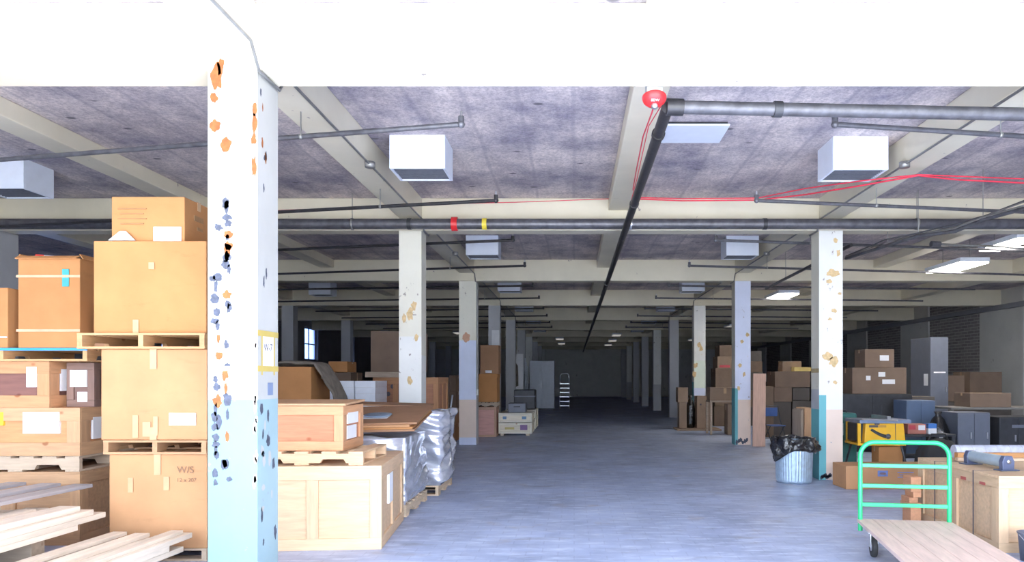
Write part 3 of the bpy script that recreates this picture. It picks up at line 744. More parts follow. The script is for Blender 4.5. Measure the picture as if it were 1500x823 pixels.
m.cbox((0, -.32, .885), (.60, .06, .008), CB1, (.5, 0, 0)); m.build('flap', t)
for z in (.70, .17): MB().box(-.312, .312, -.313, -.3115, z-.012, z+.012, plain('clear_band', (.62, .42, .27), .2)).build('clear_strap', t)
carton('narrow brown carton behind the tall teal-taped carton', xr+.05, X(146), d+.15, d+.8, 1.931, 2.42, CB3, tags=[('f', .03, .05, .07, .3, PAPER)])
carton('orange carton cut off by the left edge, beside the tall open carton', X(24)-.7, X(24)-.10, d+.02, d+.6, 1.931, 2.52, CB1, tape=False, prints=[('f', .1, .1, .4, .012, WHITE)])
t = thing('spray_bottle', 'small red-capped bottle lying on the tall open carton', 'bottle', (X(36), d+.20, 2.852), .5)
MB().tube([(.035, 0, 0), (.15, 0, 0)], .022, WHITE).build('bottle', t); MB().tube([(-.035, 0, 0), (.035, 0, 0)], .026, REDP).build('cap', t)

# boards in front
BD = []
def boards(x0, x1, z0, layers, per, ye, group, skew, label):
    z = z0
    for l in range(layers):
        top = l == layers-1; n = max(3, per-2) if top else per
        pitch = (x1-x0)/n; sk = skew*R.uniform(.6, 1.4)
        for k in range(n):
            th = .045 if not top else R.choice([.03, .045, .05]); wd = pitch*(R.uniform(.80, .95) if not top else R.uniform(.45, .6)); L = R.uniform(2.3, 2.9); y1 = ye+R.uniform(-.40, 0.0)
            o = MB().box(-wd/2, wd/2, -L/2, L/2, 0, th, wood('pale_board', (.70, .60, .49), 'y', knots=False)).build('board', loc=(x0+pitch*(k+.5)+math.sin(sk)*(L/2+ye-y1), y1-L/2, z+.0005), rot=(0, 0, sk+(R.uniform(-.010, .010) if top else 0)), bevel=.003)
            tag(o, label, 'board', group); BD.append(o)
        z += .0455
    return z
BOL = wood('grey_bolster', DULLW, 'x')
for (x0, x1, z1, nm) in ((-5.55, -4.15, .40, 'left-hand'), (-4.02, -3.3, .16, 'right-hand')):
    for y, q in ((4.0, 'nearer'), (5.55, 'farther')):
        tag(MB().box(x0, x1, y-.07, y+.07, 0, z1, BOL).build('bolster_timber', bevel=.004), '%s timber carrying the %s heap of pale boards' % (q, nm), 'timber')
boards(-5.55, -4.0, .40, 4, 7, 6.15, 'pale boards of the taller heap', -.03, 'pale sawn board in the taller heap before the crates')
for k, (xx, L) in enumerate([(-5.3, 2.7), (-4.95, 2.9), (-4.62, 2.8)]):
    o = MB().box(-.09, .09, -L/2, L/2, 0, .03, wood('grey_board', (.46, .42, .42), 'y', knots=False)).build('board', loc=(xx, 6.72-.06*k-L/2, .633), rot=(0, 0, -.06-.008*k), bevel=.003)
    tag(o, 'weathered grey board, %s of the three on top of the taller heap' % ('outermost', 'middle', 'innermost')[k], 'board', 'weathered grey boards')
boards(-3.98, -3.3, .16, 4, 4, 6.28, 'pale boards of the lower heap', -.05, 'pale sawn board in the lower heap before the carton stack')

# ------------------------------------------------------------------ crates right of the front post
crate('large pale pine crate standing on the floor beside the front post', -3.19, -1.90, 6.79, 8.21, 0, .80, (.68, .47, .29), rz=math.radians(5), bw=.11, mids=(1, 1), tags=[('r', -.16, .36, .22, .30, PAPER, 'white paper sheet')], colname='pine_crate')
pallet('pale pallet on the large pine crate', -3.2, -2.02, 6.86, 7.72, .801, .13, (.68, .47, .29), runs='x', colname='pallet_pale', nb=5)
crate('reddish crate with ajar lid and white labels on the pale pallet', -3.15, -2.24, 6.95, 7.62, .932, 1.365, (.58, .25, .13), (.62, .33, .17), bw=.09, mids=(0, 0), lid=False,
      tags=[('r', -.02, .25, .34, .11, PAPER), ('r', -.06, .10, .30, .13, PAPER)], colname='red_crate')
o = MB().box(-.47, .47, -.35, .35, 0, .022, wood('lid_board', PINE, 'x')).build('crate_lid', loc=(-2.69, 7.27, 1.378), rot=(.03, -.0, .02), bevel=.003)
tag(o, 'loose pale lid lying ajar on the reddish crate', 'lid')
# wrapped pallets
pallet('pallet under the first stretch-wrapped load', -3.1, -1.97, 8.42, 9.62, 0, .14, (.66, .50, .34), runs='y', nb=6, colname='pallet_worn')
wrapped('first stretch-wrapped load beside the pine crate, flat cartons on top', -3.08, -1.99, 8.44, 9.6, .141, .93, .035, 1)
t = thing('flat_cardboard', 'stack of flattened brown cartons on the first wrapped load', 'cardboard', (-2.54, 9.05, 1.085), .04)
for k in range(4):
    dx = R.uniform(-.02, .02); tl = .13
    MB().box(-.64+dx, .62+dx, -.70, .70, -.012, .012, (CB3, CB1, CB2, CB3)[k]).build('cardboard_sheet', t, loc=(dx, dx, k*.027), rot=(tl*.8, -.02, dx))
MB().box(-.30, .26, -.40, -.12, .0, .002, PAPER).build('shipping_label', t, loc=(0, 0, .098), rot=(tl*.8, -.02, 0))
o = MB().lathe([(0, 0), (.15, 0), (.17, .006), (.17, .014), (.15, .016), (0, .018)], plain('blue_grey_lid', (.30, .40, .55), .3, .4), 32).build('round_lid', loc=(-2.42, 8.85, 1.172), rot=(.11, 0, 0))
tag(o, 'round blue-grey metal lid lying on the flattened cartons', 'lid')
pallet('pallet under the second stretch-wrapped load', -3.0, -1.88, 9.95, 11.05, 0, .14, (.66, .50, .34), runs='y', nb=6, colname='pallet_worn')
wrapped('second stretch-wrapped load, bluish and bulging, before the cream post', -3.0, -1.86, 9.96, 11.05, .141, 1.14, .085, 9)
o = MB().box(-.55, .5, -.5, .5, 0, .02, CB3).build('cardboard_sheet', loc=(-2.6, 10.45, 1.24), rot=(0, .03, .1)); tag(o, 'brown cardboard sheet covering the second wrapped load', 'cardboard')

# ------------------------------------------------------------------ goods behind, left bay
d = 10.5; X = lambda px: wx(px, d)
carton('brown carton at the foot of the pile behind the front post', -5.2, X(456), d, d+.9, 0, .9, CB3)
carton('orange-brown carton with a cloth over its end, behind the front post', -5.1, X(456), d, d+.8, .906, 1.80, CB1)
# cloth hanging over the carton end
bm = bmesh.new(); nx, ny = 22, 14
grid = []
for i in range(nx+1):
    row = []
    for j in range(ny+1):
        s = i/nx*1.35; y = d+.02+.62*j/ny
        if s < .55: x, z = X(456)-.55+s, 1.83+.03*math.sin(j*1.1)
        else: x, z = X(456)+.04+.28*math.sin((s-.55)*1.8), 1.83-(s-.55)*.75
        q = noise.noise((s*3, y*4, 2.0))*.05
        row.append(bm.verts.new((x+abs(q), y+q*.6-.06*(s > .55), z+abs(q)*.6)))
    grid.append(row)
for i in range(nx):
    for j in range(ny): bm.faces.new((grid[i][j], grid[i+1][j], grid[i+1][j+1], grid[i][j+1]))
me = bpy.data.meshes.new('moving_blanket'); bm.to_mesh(me); bm.free(); me.materials.append(CLOTH)
for p in me.polygons: p.use_smooth = True
o = bpy.data.objects.new('moving_blanket', me); C.objects.link(o); sm = o.modifiers.new('Solidify', 'SOLIDIFY'); sm.thickness = .02; sm.offset = 1
tag(o, 'grey-brown blanket hanging over the end of the carton', 'blanket')
d = 12.6; X = lambda px: wx(px, d)
WHITECB = plain('white_carton', (.84, .88, .96), .35, var=.05)
for a, b2, nm in ((480, 519, 'white stacked tray box, the one beside the blanket'), (520, 550, 'white stacked tray box, the one beside the dark crate')):
    t = thing('tray_box', nm, 'box', ((X(a)+X(b2))/2, d+.4, 0)); w2 = (X(b2)-X(a))/2
    m = MB(); n = 14
    for k in range(n): m.box(-w2, w2-.006, -.4, .4, k*1.58/n+.004, (k+1)*1.58/n, WHITECB)
    m.build('trays', t, bevel=.004); MB().box(-w2+.006, w2-.012, -.394, .394, 0, 1.575, PAPER).build('core', t)
carton('small brown carton seen above the white tray boxes', wx(481, 14.6), wx(509, 14.6), 14.6, 15.2, 1.75, 1.97, CB1)
carton('dull carton below the small brown one, behind the white tray boxes', wx(474, 14.6), wx(514, 14.6), 14.6, 15.4, .9, 1.745, CB4)
carton('dull carton on the floor behind the white tray boxes', wx(474, 14.6), wx(514, 14.6), 14.6, 15.4, 0, .895, CB4)
d = 13.7; X = lambda px: wx(px, d)
crate('dark red crate with round holes behind the cream post', X(546), X(642), d, d+1.1, 0, 1.645, REDWOOD, (.42, .21, .10), mids=(2, 1), bw=.10, detail=False,
      holes=[(X(a)-(X(546)+X(642))/2, wz(b2, d), .045) for a, b2 in ((562,567),(575,566),(568,577),(579,576))], colname='hole_crate')
tag(MB().box(X(536), X(600), d-.05, d+1.0, 1.647, 1.75, wood('dull_plank', DULLW, 'x')).build('timber_board', bevel=.004), 'thick dull board lying on the crate with round holes', 'board')
carton('tall dull carton standing on the thick board, behind the cream post', X(543), X(612), d, d+.9, 1.752, 2.53, CB4, bulge=.012)
# far left clutter in the dark bay
for i, (x0, x1, y, z0, z1, lb) in enumerate([(-7.4, -6.3, 15.5, 0, 1.2, 'dull carton low in the dark bay behind the blanket'), (-7.3, -6.4, 15.6, 1.205, 2.0, 'dull carton stacked high in the dark bay behind the blanket'),
        (-9.0, -7.8, 17.0, 0, 1.5, 'large grey carton deep in the dark left bay'), (-6.2, -5.3, 16.6, 0, 1.5, 'grey carton deep in the left bay, beside the window')]):
    carton(lb, x0, x1, y, y+.9, z0, z1, (CB4, CB5)[i % 2])
d = 18.5; X = lambda px: wx(px, d)
zz = 0
for k, (a, h, mt) in enumerate([(646, .44, CB3), (646, .38, CB3), (657, .45, CB4), (658, .42, CB4)]):
    carton(['brown carton at the foot of the stack beside the white pole', 'brown carton second up beside the white pole', 'dull carton third up beside the white pole', 'dull carton on top of the stack beside the white pole'][k], X(a), X(668), d, d+.7, zz, zz+h, mt); zz += h+.004
o = MB().tube([(-.10, .1, .0), (.0, .56, 1.17)], .022, WHITE).build('white_pole', loc=(X(668)-.08, d-.62, .022)); tag(o, 'white pole leaning against the brown cartons', 'pole')
d = 19.8; X = lambda px: wx(px, d)
crate('pink stained crate beside the painted post', X(695), X(727), d, d+.8, 0, .83, (.60, .33, .29), (.56, .35, .25), bw=.06, mids=(0, 0), detail=False, colname='pink_crate')
pallet('pallet on the pink crate', X(695), X(728), d, d+.85, .831, .13, DULLW, runs='x', colname='pallet_dull')
carton('orange lidded carton on the pallet over the pink crate', X(697), X(728), d+.02, d+.75, .963, 1.74, CB1, lid=True, tape=False)
carton('brown carton with white mark on top of the orange lidded carton', X(703), X(730), d+.05, d+.65, 1.75, 2.54, CB3, tags=[('f', -.02, .02, .18, .07, PAPER)])
# cream crates further on
for (y, nm) in ((20.2, 'nearer'), (22.2, 'farther')):
    for (z0, z1, q) in ((.06, .37, 'lower'), (.385, .64, 'upper')):
        t = crate('%s cream crate of the %s pair beside the aisle' % (q, nm), -2.13, -1.19, y, y+1.55, z0, z1, (.84, .76, .62), (.86, .80, .68), bw=.045, mids=(0, 0), detail=False,
              tags=[('f', .24, .10, .20, .15, plain('purple_label', (.30, .18, .35), .7)), ('f', -.16, .12, .26, .06, plain('ochre_label', (.62, .52, .20), .7))] if q == 'lower' else [('f', -.3, .08, .1, .08, plain('blue_stencil', (.20, .34, .52), .7)), ('f', .25, .08, .12, .08, plain('blue_stencil', (.2, .3, .5), .7))], colname='cream_crate')
    for k, xx in enumerate((-2.08, -1.36)):
        tag(MB().box(xx, xx+.09, y+.05, y+1.5, 0, .06, wood('cream_runner', (.7, .6, .45), 'y')).build('runner_timber'), '%s timber under the %s pair of cream crates' % (('outer', 'inner')[k], nm), 'timber')
t = thing('equipment_case', 'grey steel case on the nearer cream crates', 'case', (-1.63, 20.7, .641))
MB().box(-.25, .25, -.3, .3, 0, .27, GREYM).build('shell', t, bevel=.02); MB().tube([(-.08, -.31, .17), (-.08, -.345, .17), (.08, -.345, .17), (.08, -.31, .17)], .01, DARKM).build('handle', t)
t = thing('equipment_case', 'dark equipment case on the farther cream crates', 'case', (-1.55, 22.8, .641))
MB().box(-.33, .33, -.4, .4, 0, .62, DARKM).build('shell', t, bevel=.03); MB().box(-.34, .34, -.41, .41, .40, .43, GREYM).build('seam_band', t)
# panels, ladder
t = thing('white_board_stand', 'tall white panel standing behind the grey post, left of the aisle', 'panel', (wx(760, 30.4), 30.4, 0))
MB().box(-.19, .19, 0, .04, .6, 2.65, PAPER).build('board', t); MB().box(-.17, -.13, 0, .05, 0, .6, GREYM).box(.13, .17, 0, .05, 0, .6, GREYM).box(-.19, .19, -.25, .3, 0, .03, GREYM).build('stand', t)
t = thing('dark_coat', 'dark coat hanging on the edge of the tall white panel', 'coat', (wx(753, 30), 30.33, 1.25))
MB().lathe([(.05, 0), (.15, .05), (.13, .55), (.12, .9), (.04, 1.02), (0, 1.03)], CLOTH, 18, Matrix.Diagonal((1, .42, 1, 1)), fn=lambda a, r, z: (r*(1+.12*math.sin(5*a+z*3)), z)).build('coat_body', t)
t = thing('storage_locker', 'large pale grey steel locker standing out into the aisle', 'locker', (wx(794, 37), 37, 0))
LG = plain('pale_grey_steel', (.52, .55, .62), .45, .1, var=.05)
MB().box(-.64, .64, 0, .9, .05, 2.52, LG).build('body', t, bevel=.01); MB().box(-.6, .6, .05, .85, 0, .05, DARKM).build('plinth', t)
MB().box(-.63, -.003, -.02, -.001, .08, 2.5, LG).build('door', t, bevel=.004); MB().box(.003, .63, -.02, -.001, .08, 2.5, LG).build('door', t, bevel=.004)
MB().box(-.05, -.03, -.05, -.02, 1.1, 1.35, STEEL).build('handle', t)
t = thing('lamp_tube_rack', 'bundle of pale blue tubes upright beside the steel locker', 'tubes', (wx(771, 35), 35, 0))
for k in range(3): MB().tube([(-.06+.06*k, 0, 0), (-.06+.06*k, .03*k, 2.6-.2*k)], .025, WHITECB).build('tube', t)
t = thing('rolling_ladder', 'pale metal step ladder deep in the aisle beside the locker', 'ladder', (wx(827, 38), 38, 0))
for s in (-1, 1):
    MB().tube([(s*.25, -.35, 0), (s*.25, .35, 1.3), (s*.25, .42, 1.62), (s*.22, .42, 1.78), (s*.15, .42, 1.86)], .02, STEEL).build('rail', t)
MB().tube([(-.16, .42, 1.86), (.16, .42, 1.86)], .02, STEEL).build('handrail', t)
for k in range(6):
    z = .18+k*.23; y = -.35+.7*z/1.3
    MB().box(-.25, .25, y-.08, y+.10, z-.03, z, STEEL).build('step', t)
for s in (-1, 1): MB().tube([(s*.25, .42, 1.5), (s*.25, .62, 0)], .018, STEEL).build('rear_leg', t)
o = MB().box(-.12, .12, -.3, .3, 0, .004, PAPER).build('paper_sheet', loc=(-1.05, 31.5, .001), rot=(0, 0, .5)); tag(o, 'white paper sheet lying on the aisle floor before the locker', 'paper')
#PART3
# ------------------------------------------------------------------ right side
# bin with liner
t = thing('trash_can', 'ribbed galvanised metal bin with black liner beside the teal-edged post', 'bin', (wx(1163, 11.28), 11.28, 0))
def rib(a, r, z): return (r*(1+(.034*(abs(math.sin(a*20))-.5) if .05 < z < .60 else 0)), z)
MB().lathe([(0, .012), (.245, .012), (.265, 0), (.272, .04), (.272, .06), (.285, .59), (.29, .62), (.30, .635), (.30, .65), (.285, .655), (.275, .62), (.25, .05), (0, .05)], GALV, 208, None, rib).build('body', t)
for s in (-1, 1): MB().tube([(s*.28, -.07, .50), (s*.33, -.07, .49), (s*.34, 0, .45), (s*.33, .07, .49), (s*.28, .07, .50)], .009, STEEL).build('handle', t)
def drape(a, r, z):
    hem = .10*math.sin(a*1+2.2)+.05*math.sin(a*3+.6)
    f = max(0, (.66-z))/.22
    q = noise.noise((math.cos(a)*2.4, math.sin(a)*2.4, z*7))
    return (r + (.06*q+.05*abs(noise.noise((math.cos(a)*6, math.sin(a)*6, z*12)))-.01)*(1 if r > .2 else .3) + f*.03*(1-math.cos(a-2.9)), z + hem*f + .035*q*(z > .6))
MB().lathe([(.05, .42), (.24, .50), (.262, .62), (.285, .69), (.30, .70), (.312, .705), (.325, .69), (.33, .67), (.333, .64), (.335, .60), (.338, .565), (.34, .53), (.337, .50), (.335, .47), (.33, .44)], LINER, 96, None, drape).build('bin_liner', t)
# long carton on floor
t = carton('long flat carton with small blue print on the floor behind the green trolley', 3.98, 5.95, 10.55, 11.05, 0, .345, CB2, rz=math.radians(2), tape=False, seam='x',
       prints=[('f', -.44, .19, .15, .085, INKBLUE)] + [('f', -.10, .24-.035*k, .24-.06*(k % 2), .012, INKBLUE) for k in range(3)] + [('f', -.44, .215, .09, .03, CB2)])
# green platform trolley
t = thing('platform_trolley', 'green-handled platform trolley with pale wooden deck, in front', 'trolley', (wx(1326, 6.66), 6.66, 0), math.radians(-10))
dw, dl, zt = .83, 1.62, .306
dk = wood('trolley_deck', (.68, .52, .46), 'y', rough=.5, knots=False)
m = MB()
for k in range(6): m.box(-dw/2+dw*k/6+.0006, -dw/2+dw*(k+1)/6-.0006, -dl, .06, zt-.032, zt, dk)
m.build('deck', t, bevel=.003)
fm = MB()
fw = wood('trolley_frame', (.72, .50, .30), 'y', knots=False)
for x in (-dw/2+.08, dw/2-.08): fm.box(x-.03, x+.03, -dl+.04, .04, zt-.075, zt-.0325, fw)
fm.build('frame_rail', t)
def caster(x, y):
    c = thing_part('caster', t, (x, y, 0))
def thing_part(*a): pass
for x in (-dw/2+.10, dw/2-.10):
    for y in (-.16, -dl+.22):
        o = MB().box(x-.055, x+.055, y-.055, y+.055, zt-.085, zt-.0755, STEEL).box(x-.034, x-.026, y-.03, y+.03, .09, zt-.085, STEEL).box(x+.026, x+.034, y-.03, y+.03, .09, zt-.085, STEEL).build('caster_fork', t)
        M = Matrix.Translation((x, y, .10)) @ Matrix.Rotation(H, 4, 'Y')
        MB().lathe([(0, -.022), (.05, -.022), (.095, -.02), (.10, -.012), (.10, .012), (.095, .02), (.05, .022), (0, .022)], RUBBER, 28, M).lathe([(0, -.0235), (.045, -.0235), (.045, .0235), (0, .0235)], STEEL, 20, M).build('wheel', o)
hp = []
hw, hz, hr = .39, 1.035, .13
hp.append((-hw, .03, .20)); hp.append((-hw, .03, hz-hr))
for k in range(1, 8): a = math.pi - k*H/8; hp.append((-hw+hr+hr*math.cos(a), .03, hz-hr+hr*math.sin(a)))
hp.append((-hw+hr, .03, hz)); hp.append((hw-hr, .03, hz))
for k in range(1, 8): a = H - k*H/8; hp.append((hw-hr+hr*math.cos(a), .03, hz-hr+hr*math.sin(a)))
hp.append((hw, .03, hz-hr)); hp.append((hw, .03, .20))
MB().tube(hp, .021, GREENP, 16).build('push_handle', t, label='green tubular push handle')
for py in (683, 713, 741):
    z = wz(py, 6.66)
    MB().box(-hw+.005, hw-.005, .016, .044, z-.018, z+.018, GREENP).build('cross_bar', t, bevel=.004)
# pine workbench crate at the right edge
cj = crate('big pine crate with black strapping at the right edge', 3.97, 5.5, 6.7, 8.28, 0, .72, (.64, .44, .27), (.60, .42, .26), bw=.095, mids=(2, 1), bands=(-.36, .40), bt=.026, colname='pine_crate_big')
for y, sz in ((-.18, .04), (-.52, .025)): MB().box(-.767, -.765, y-.05, y+.05, .60, .62+sz*.3, plain('red_mark', (.42, .10, .08), .6)).build('red_mark', cj)
def on_crate_roll(): pass
o = MB(); M = Matrix.Identity(4)
pts = [(-.0, -.0, 0), (.25, -.06, .0), (1.1, -.26, .0)]
t = thing('quilted_roll', 'long grey-lavender quilted roll lying along the back of the pine crate', 'roll', (4.34, 8.20, .796))
rr = .075
ln = MB(); path = [Vector((0, 0, 0)).lerp(Vector((1.12, -.02, 0)), k/24) for k in range(25)]
ln.tube(path, rr, QUILT, 20); ln.build('quilt', t)
rg = MB()
for k in range(1, 25, 3): rg.tube([path[k]+Vector((-.005, 0, 0)), path[k]+Vector((.005, 0, 0))], rr*1.008, plain('grey_cord', (.42, .43, .50), .8), 20)
rg.build('stitching', t)
o = MB().box(-.56, .56, -.04, .04, 0, .075, wood('orange_board', (.56, .28, .11), 'x')).build('board', loc=(4.86, 8.06, .721), rot=(0, 0, -.02), bevel=.004); tag(o, 'orange-brown board lying before the quilted roll', 'board')
o = MB().box(-.60, .60, -.035, .035, 0, .03, wood('pale_strip', (.70, .52, .36), 'x')).build('board', loc=(4.84, 7.92, .721), rot=(0, 0, -.06), bevel=.003); tag(o, 'pale thin strip of wood along the crate top', 'board')
t = thing('clamp_tool', 'blue-grey roller tool with dark end brackets on the crate corner', 'tool', (4.25, 7.36, .721), math.radians(-84))
TB = plain('blue_grey_tool', (.34, .42, .49), .4, .2); TD = plain('dark_blue_tool', (.10, .12, .20), .4, .2)
MB().tube([(-.24, 0, .085), (.24, 0, .085)], .058, TB, 20).build('roller', t)
for s in (-1, 1):
    MB().prism([(-.06, 0), (.06, 0), (.065, .09), (.04, .145), (-.04, .145), (-.065, .09)], -.03, .03, TD, Matrix.Translation((s*.27, 0, 0)) @ Matrix.Rotation(H, 4, 'Z')).box(s*.27-.06, s*.27+.06, -.10, .10, 0, .012, TD).build('end_bracket', t, bevel=.006)
MB().lathe([(0, 0), (.022, 0), (.022, .01), (0, .012)], STEEL, 12, Matrix.Translation((.30, 0, .09)) @ Matrix.Rotation(H, 4, 'Y')).build('screw_head', t)
# stepped wooden blocks beside the crate
t = thing('stepped_crate', 'small stepped stack of wooden frames beside the big pine crate', 'wooden frames', (3.83, 8.15, 0))
for k, (x0, z0, z1, w2) in enumerate([(-.07, 0, .20, .12), (-.095, .20, .24, .145), (-.085, .24, .30, .10), (-.04, .30, .36, .09), (-.065, .36, .53, .115)]):
    MB().box(x0, x0+w2, -.14, .06, z0+.001, z1, wood('frame_wood', (.52, .26, .14) if k % 2 == 0 else PINE, 'y', knots=False)).build('frame_board', t, bevel=.004)
# dark bucket at right edge
t = thing('waste_bucket', 'dark grey bucket cut off by the right edge, before the pine crate', 'bucket', (4.10, 6.42, 0))
MB().lathe([(0, .01), (.085, .01), (.09, 0), (.11, .24), (.118, .245), (.118, .255), (.108, .255), (.085, .02), (0, .02)], plain('dark_bucket', (.16, .165, .21), .4), 32).build('body', t)
MB().tube([(-.115, 0, .235), (-.10, -.06, .19), (0, -.125, .15), (.10, -.06, .19), (.115, 0, .235)], .004, STEEL, 8).build('handle', t)

# table saw
t = thing('table_saw', 'yellow portable table saw behind the long carton', 'table saw', (wx(1293, 12), 12.0, 0))
D = 12.0; X = lambda px: wx(px, D)-wx(1293, D)
zb0, zb1 = wz(649, D), wz(620, D)
MB().prism([(X(1266), zb0), (X(1327), zb0), (X(1324), zb1), (X(1268), zb1)], .0, .55, SAWY).build('housing', t, bevel=.012)
MB().box(X(1256), X(1327), -.015, .57, zb0-.04, zb0, SAWY).build('base_plate', t, bevel=.006)
MB().box(X(1257), X(1261), 0, .05, zb0, zb1, SAWY).box(X(1257), X(1261), .5, .55, zb0, zb1, SAWY).box(X(1258), X(1268), .1, .5, zb0+.02, zb1-.01, DARKM).build('side_frame', t)
MB().box(X(1258), X(1333), -.05, .62, zb1+.001, zb1+.06, plain('saw_table', (.25, .31, .44), .35, .5)).build('table_top', t, bevel=.006)
MB().tube([(X(1260), -.07, zb1+.075), (X(1312), -.07, zb1+.05)], .014, STEEL).build('fence_rail', t)
MB().box(X(1298), X(1303), -.05, .6, zb1+.061, zb1+.12, STEEL).build('rip_fence', t)
MB().tube([(X(1301), .25, zb1+.12), (X(1301), .25, zb1+.30)], .006, DARKM).build('blade_guard_rod', t)
sl = MB(); P = []
for k in range(11):
    u = k/10; px = 1276+26*u; py = 629+10.5*math.sin(u*H)
    P.append((X(px), -.008, wz(py, D)))
sl.tube(P, .020, plain('slot_black', (.05, .055, .07), .5), 8, r_end=.032).build('tilt_slot', t)
MB().lathe([(0, -.02), (.04, -.02), (.045, .0), (0, .02)], GREYM, 16, Matrix.Translation((X(1300), -.03, wz(639, D))) @ Matrix.Rotation(H, 4, 'X')).build('hand_wheel', t)
MB().box(X(1273), X(1286), -.006, .01, wz(626, D), wz(622.5, D), INK).box(X(1286), X(1298), -.005, .01, wz(626, D), wz(622.5, D), plain('saw_label', (.55, .28, .05), .5)).box(X(1281), X(1288), -.012, .01, wz(622, D), wz(619.5, D), INK).build('name_plate', t)
MB().tube([(X(1311.5), -.006, zb1), (X(1312), -.006, zb0)], .005, INK, 6).build('panel_seam', t)
for sx in (-1, 1):
    for sy in (0, 1):
        MB().tube([(sx*.33, .05+.45*sy, zb0-.04), (sx*.43, -.02+.62*sy, .0)], .018, DARKM).build('leg', t)
MB().tube([(-.39, .0, .18), (.39, .0, .18)], .012, DARKM).build('stretcher', t)
carton('brown carton on the floor underneath the yellow saw', wx(1284, 12.25), wx(1319, 12.25), 12.16, 12.46, 0, .47, CB1)
t = thing('tool_case', 'dark green plastic case standing beside the yellow saw', 'case', (4.92, 12.95, 0))
GC = plain('dark_green_plastic', (.045, .18, .165), .4, var=.1)
MB().box(-.17, .20, 0, .45, 0, 1.0, GC).build('shell', t, bevel=.04); MB().box(-.175, .205, .21, .24, .03, .97, DARKM).build('seam', t)
MB().box(-.14, -.05, -.003, .0, .60, .82, plain('pale_label', (.30, .42, .42), .6)).build('label_plate', t); MB().tube([(-.06, .22, 1.0), (-.05, .22, 1.04), (.07, .22, 1.04), (.08, .22, 1.0)], .014, DARKM).build('handle', t)
# dark bench with small boxes, black bag
def bench(label, x0, x1, y0, y1, h, mt, cat='bench', name='workbench', shelf=True):
    t = thing(name, label, cat, ((x0+x1)/2, (y0+y1)/2, 0)); w, d2 = x1-x0, y1-y0
    MB().box(-w/2, w/2, -d2/2, d2/2, h-.045, h, mt).build('top', t, bevel=.004)
    for sx in (-1, 1):
        for sy in (-1, 1):
            MB().box(sx*(w/2-.04)-.03, sx*(w/2-.04)+.03, sy*(d2/2-.04)-.03, sy*(d2/2-.04)+.03, 0, h-.045, mt).build('leg', t)
    if shelf: MB().box(-w/2+.07, w/2-.07, -d2/2+.07, d2/2-.07, h*.3, h*.3+.03, mt).build('shelf', t)
    return t
bench('low dark bench behind the yellow saw', 5.88, 6.85, 12.85, 13.5, .62, DARKM)
carton('pink and red small carton on the low dark bench', 6.03, 6.36, 12.95, 13.2, .621, .80, cardboard('pinkish_card', (.55, .22, .17)), tags=[('f', .08, .07, .12, .09, PAPER), ('f', -.09, .08, .12, .08, plain('red_print', (.6, .08, .1), .6))], tape=False)
t = thing('cleaner_bottle', 'blue and white small box on the low dark bench', 'box', (6.48, 13.05, .621))
MB().box(-.075, .075, -.09, .09, 0, .10, PAPER).build('lower_half', t); MB().box(-.075, .075, -.09, .09, .10, .185, plain('blue_card', (.07, .22, .6), .5)).build('upper_half', t)
t = thing('tool_bag', 'black tool bag on the floor right of the yellow saw', 'bag', (6.2, 12.2, 0))
MB().lathe([(0, 0), (.36, .0), (.40, .12), (.36, .40), (.22, .56), (.05, .60), (0, .60)], plain('black_canvas', (.03, .03, .033), .85, bmp=.3), 28, Matrix.Diagonal((1, .6, 1, 1)), fn=lambda a, r, z: (r*(1+.08*math.sin(3*a+1)+.05*math.sin(7*a)), z)).build('bag_body', t)
MB().tube([(-.2, 0, .53), (-.13, -.03, .68), (.1, -.03, .68), (.18, 0, .54)], .014, RUBBER).build('handle', t)
t = thing('work_glove', 'yellow and orange work glove lying on the long carton', 'glove', (5.72, 10.83, .346), .3)
MB().box(-.07, .07, -.05, .05, .0, .03, plain('glove_yellow', (.72, .62, .30), .9)).build('palm', t, bevel=.012)
for k in range(4): MB().tube([(.06, -.04+.026*k, .016), (.13+.015*(k in (1, 2)), -.05+.032*k, .016)], .012, plain('glove_orange', (.75, .32, .08), .9), 8).build('finger', t)
MB().tube([(.0, .05, .015), (.05, .10, .015)], .013, plain('glove_orange', (.75, .32, .08), .9), 8).build('thumb', t)
# cabinets behind
def cabinet(label, x0, x1, y0, y1, h, mt, doors=2, name='steel_cabinet', handles=True, group=None, z0=0, side_doors=False, tags=()):
    t = thing(name, label, 'cabinet', ((x0+x1)/2, y0, z0), 0, group); w, d2 = x1-x0, y1-y0
    MB().box(-w/2, w/2, 0, d2, .04, h, mt).build('body', t, bevel=.008); MB().box(-w/2+.02, w/2-.02, .03, d2-.02, 0, .04, DARKM).build('plinth', t)
    for k in range(doors):
        a, b2 = -w/2+w*k/doors+.006, -w/2+w*(k+1)/doors-.006
        o = MB().box(a, b2, -.018, -.001, .06, h-.02, mt).build('door', t, bevel=.004)
        if handles: MB().box(b2-.07, b2-.05, -.04, -.018, h*.5, h*.5+.12, STEEL).build('handle', o)
    for (face, u, v, tw, th, tm) in tags:
        if face == 'l': MB().box(-w/2-.002, -w/2, u, u+tw, v, v+th, tm).build('paper_label', t)
        else: MB().box(u-tw/2, u+tw/2, -.0205, -.018, v, v+th, tm).build('paper_label', t)
    return t
cabinet('blue-grey steel cabinet behind the yellow saw', wx(1318, 15), wx(1359, 15), 14.7, 15.3, 1.17, BLUEM)
cabinet('wide dark cabinet under the dull cartons in the right bay', 5.7, 7.45, 15.8, 16.7, 1.28, DARKM)
carton('wide dull carton with labels on the wide dark cabinet', 6.15, 7.35, 15.85, 16.6, 1.281, 1.86, CB4, tags=[('f', .05, .38, .15, .1, PAPER), ('f', -.25, .3, .1, .1, PAPER), ('f', .2, .22, .28, .1, PAPER)])
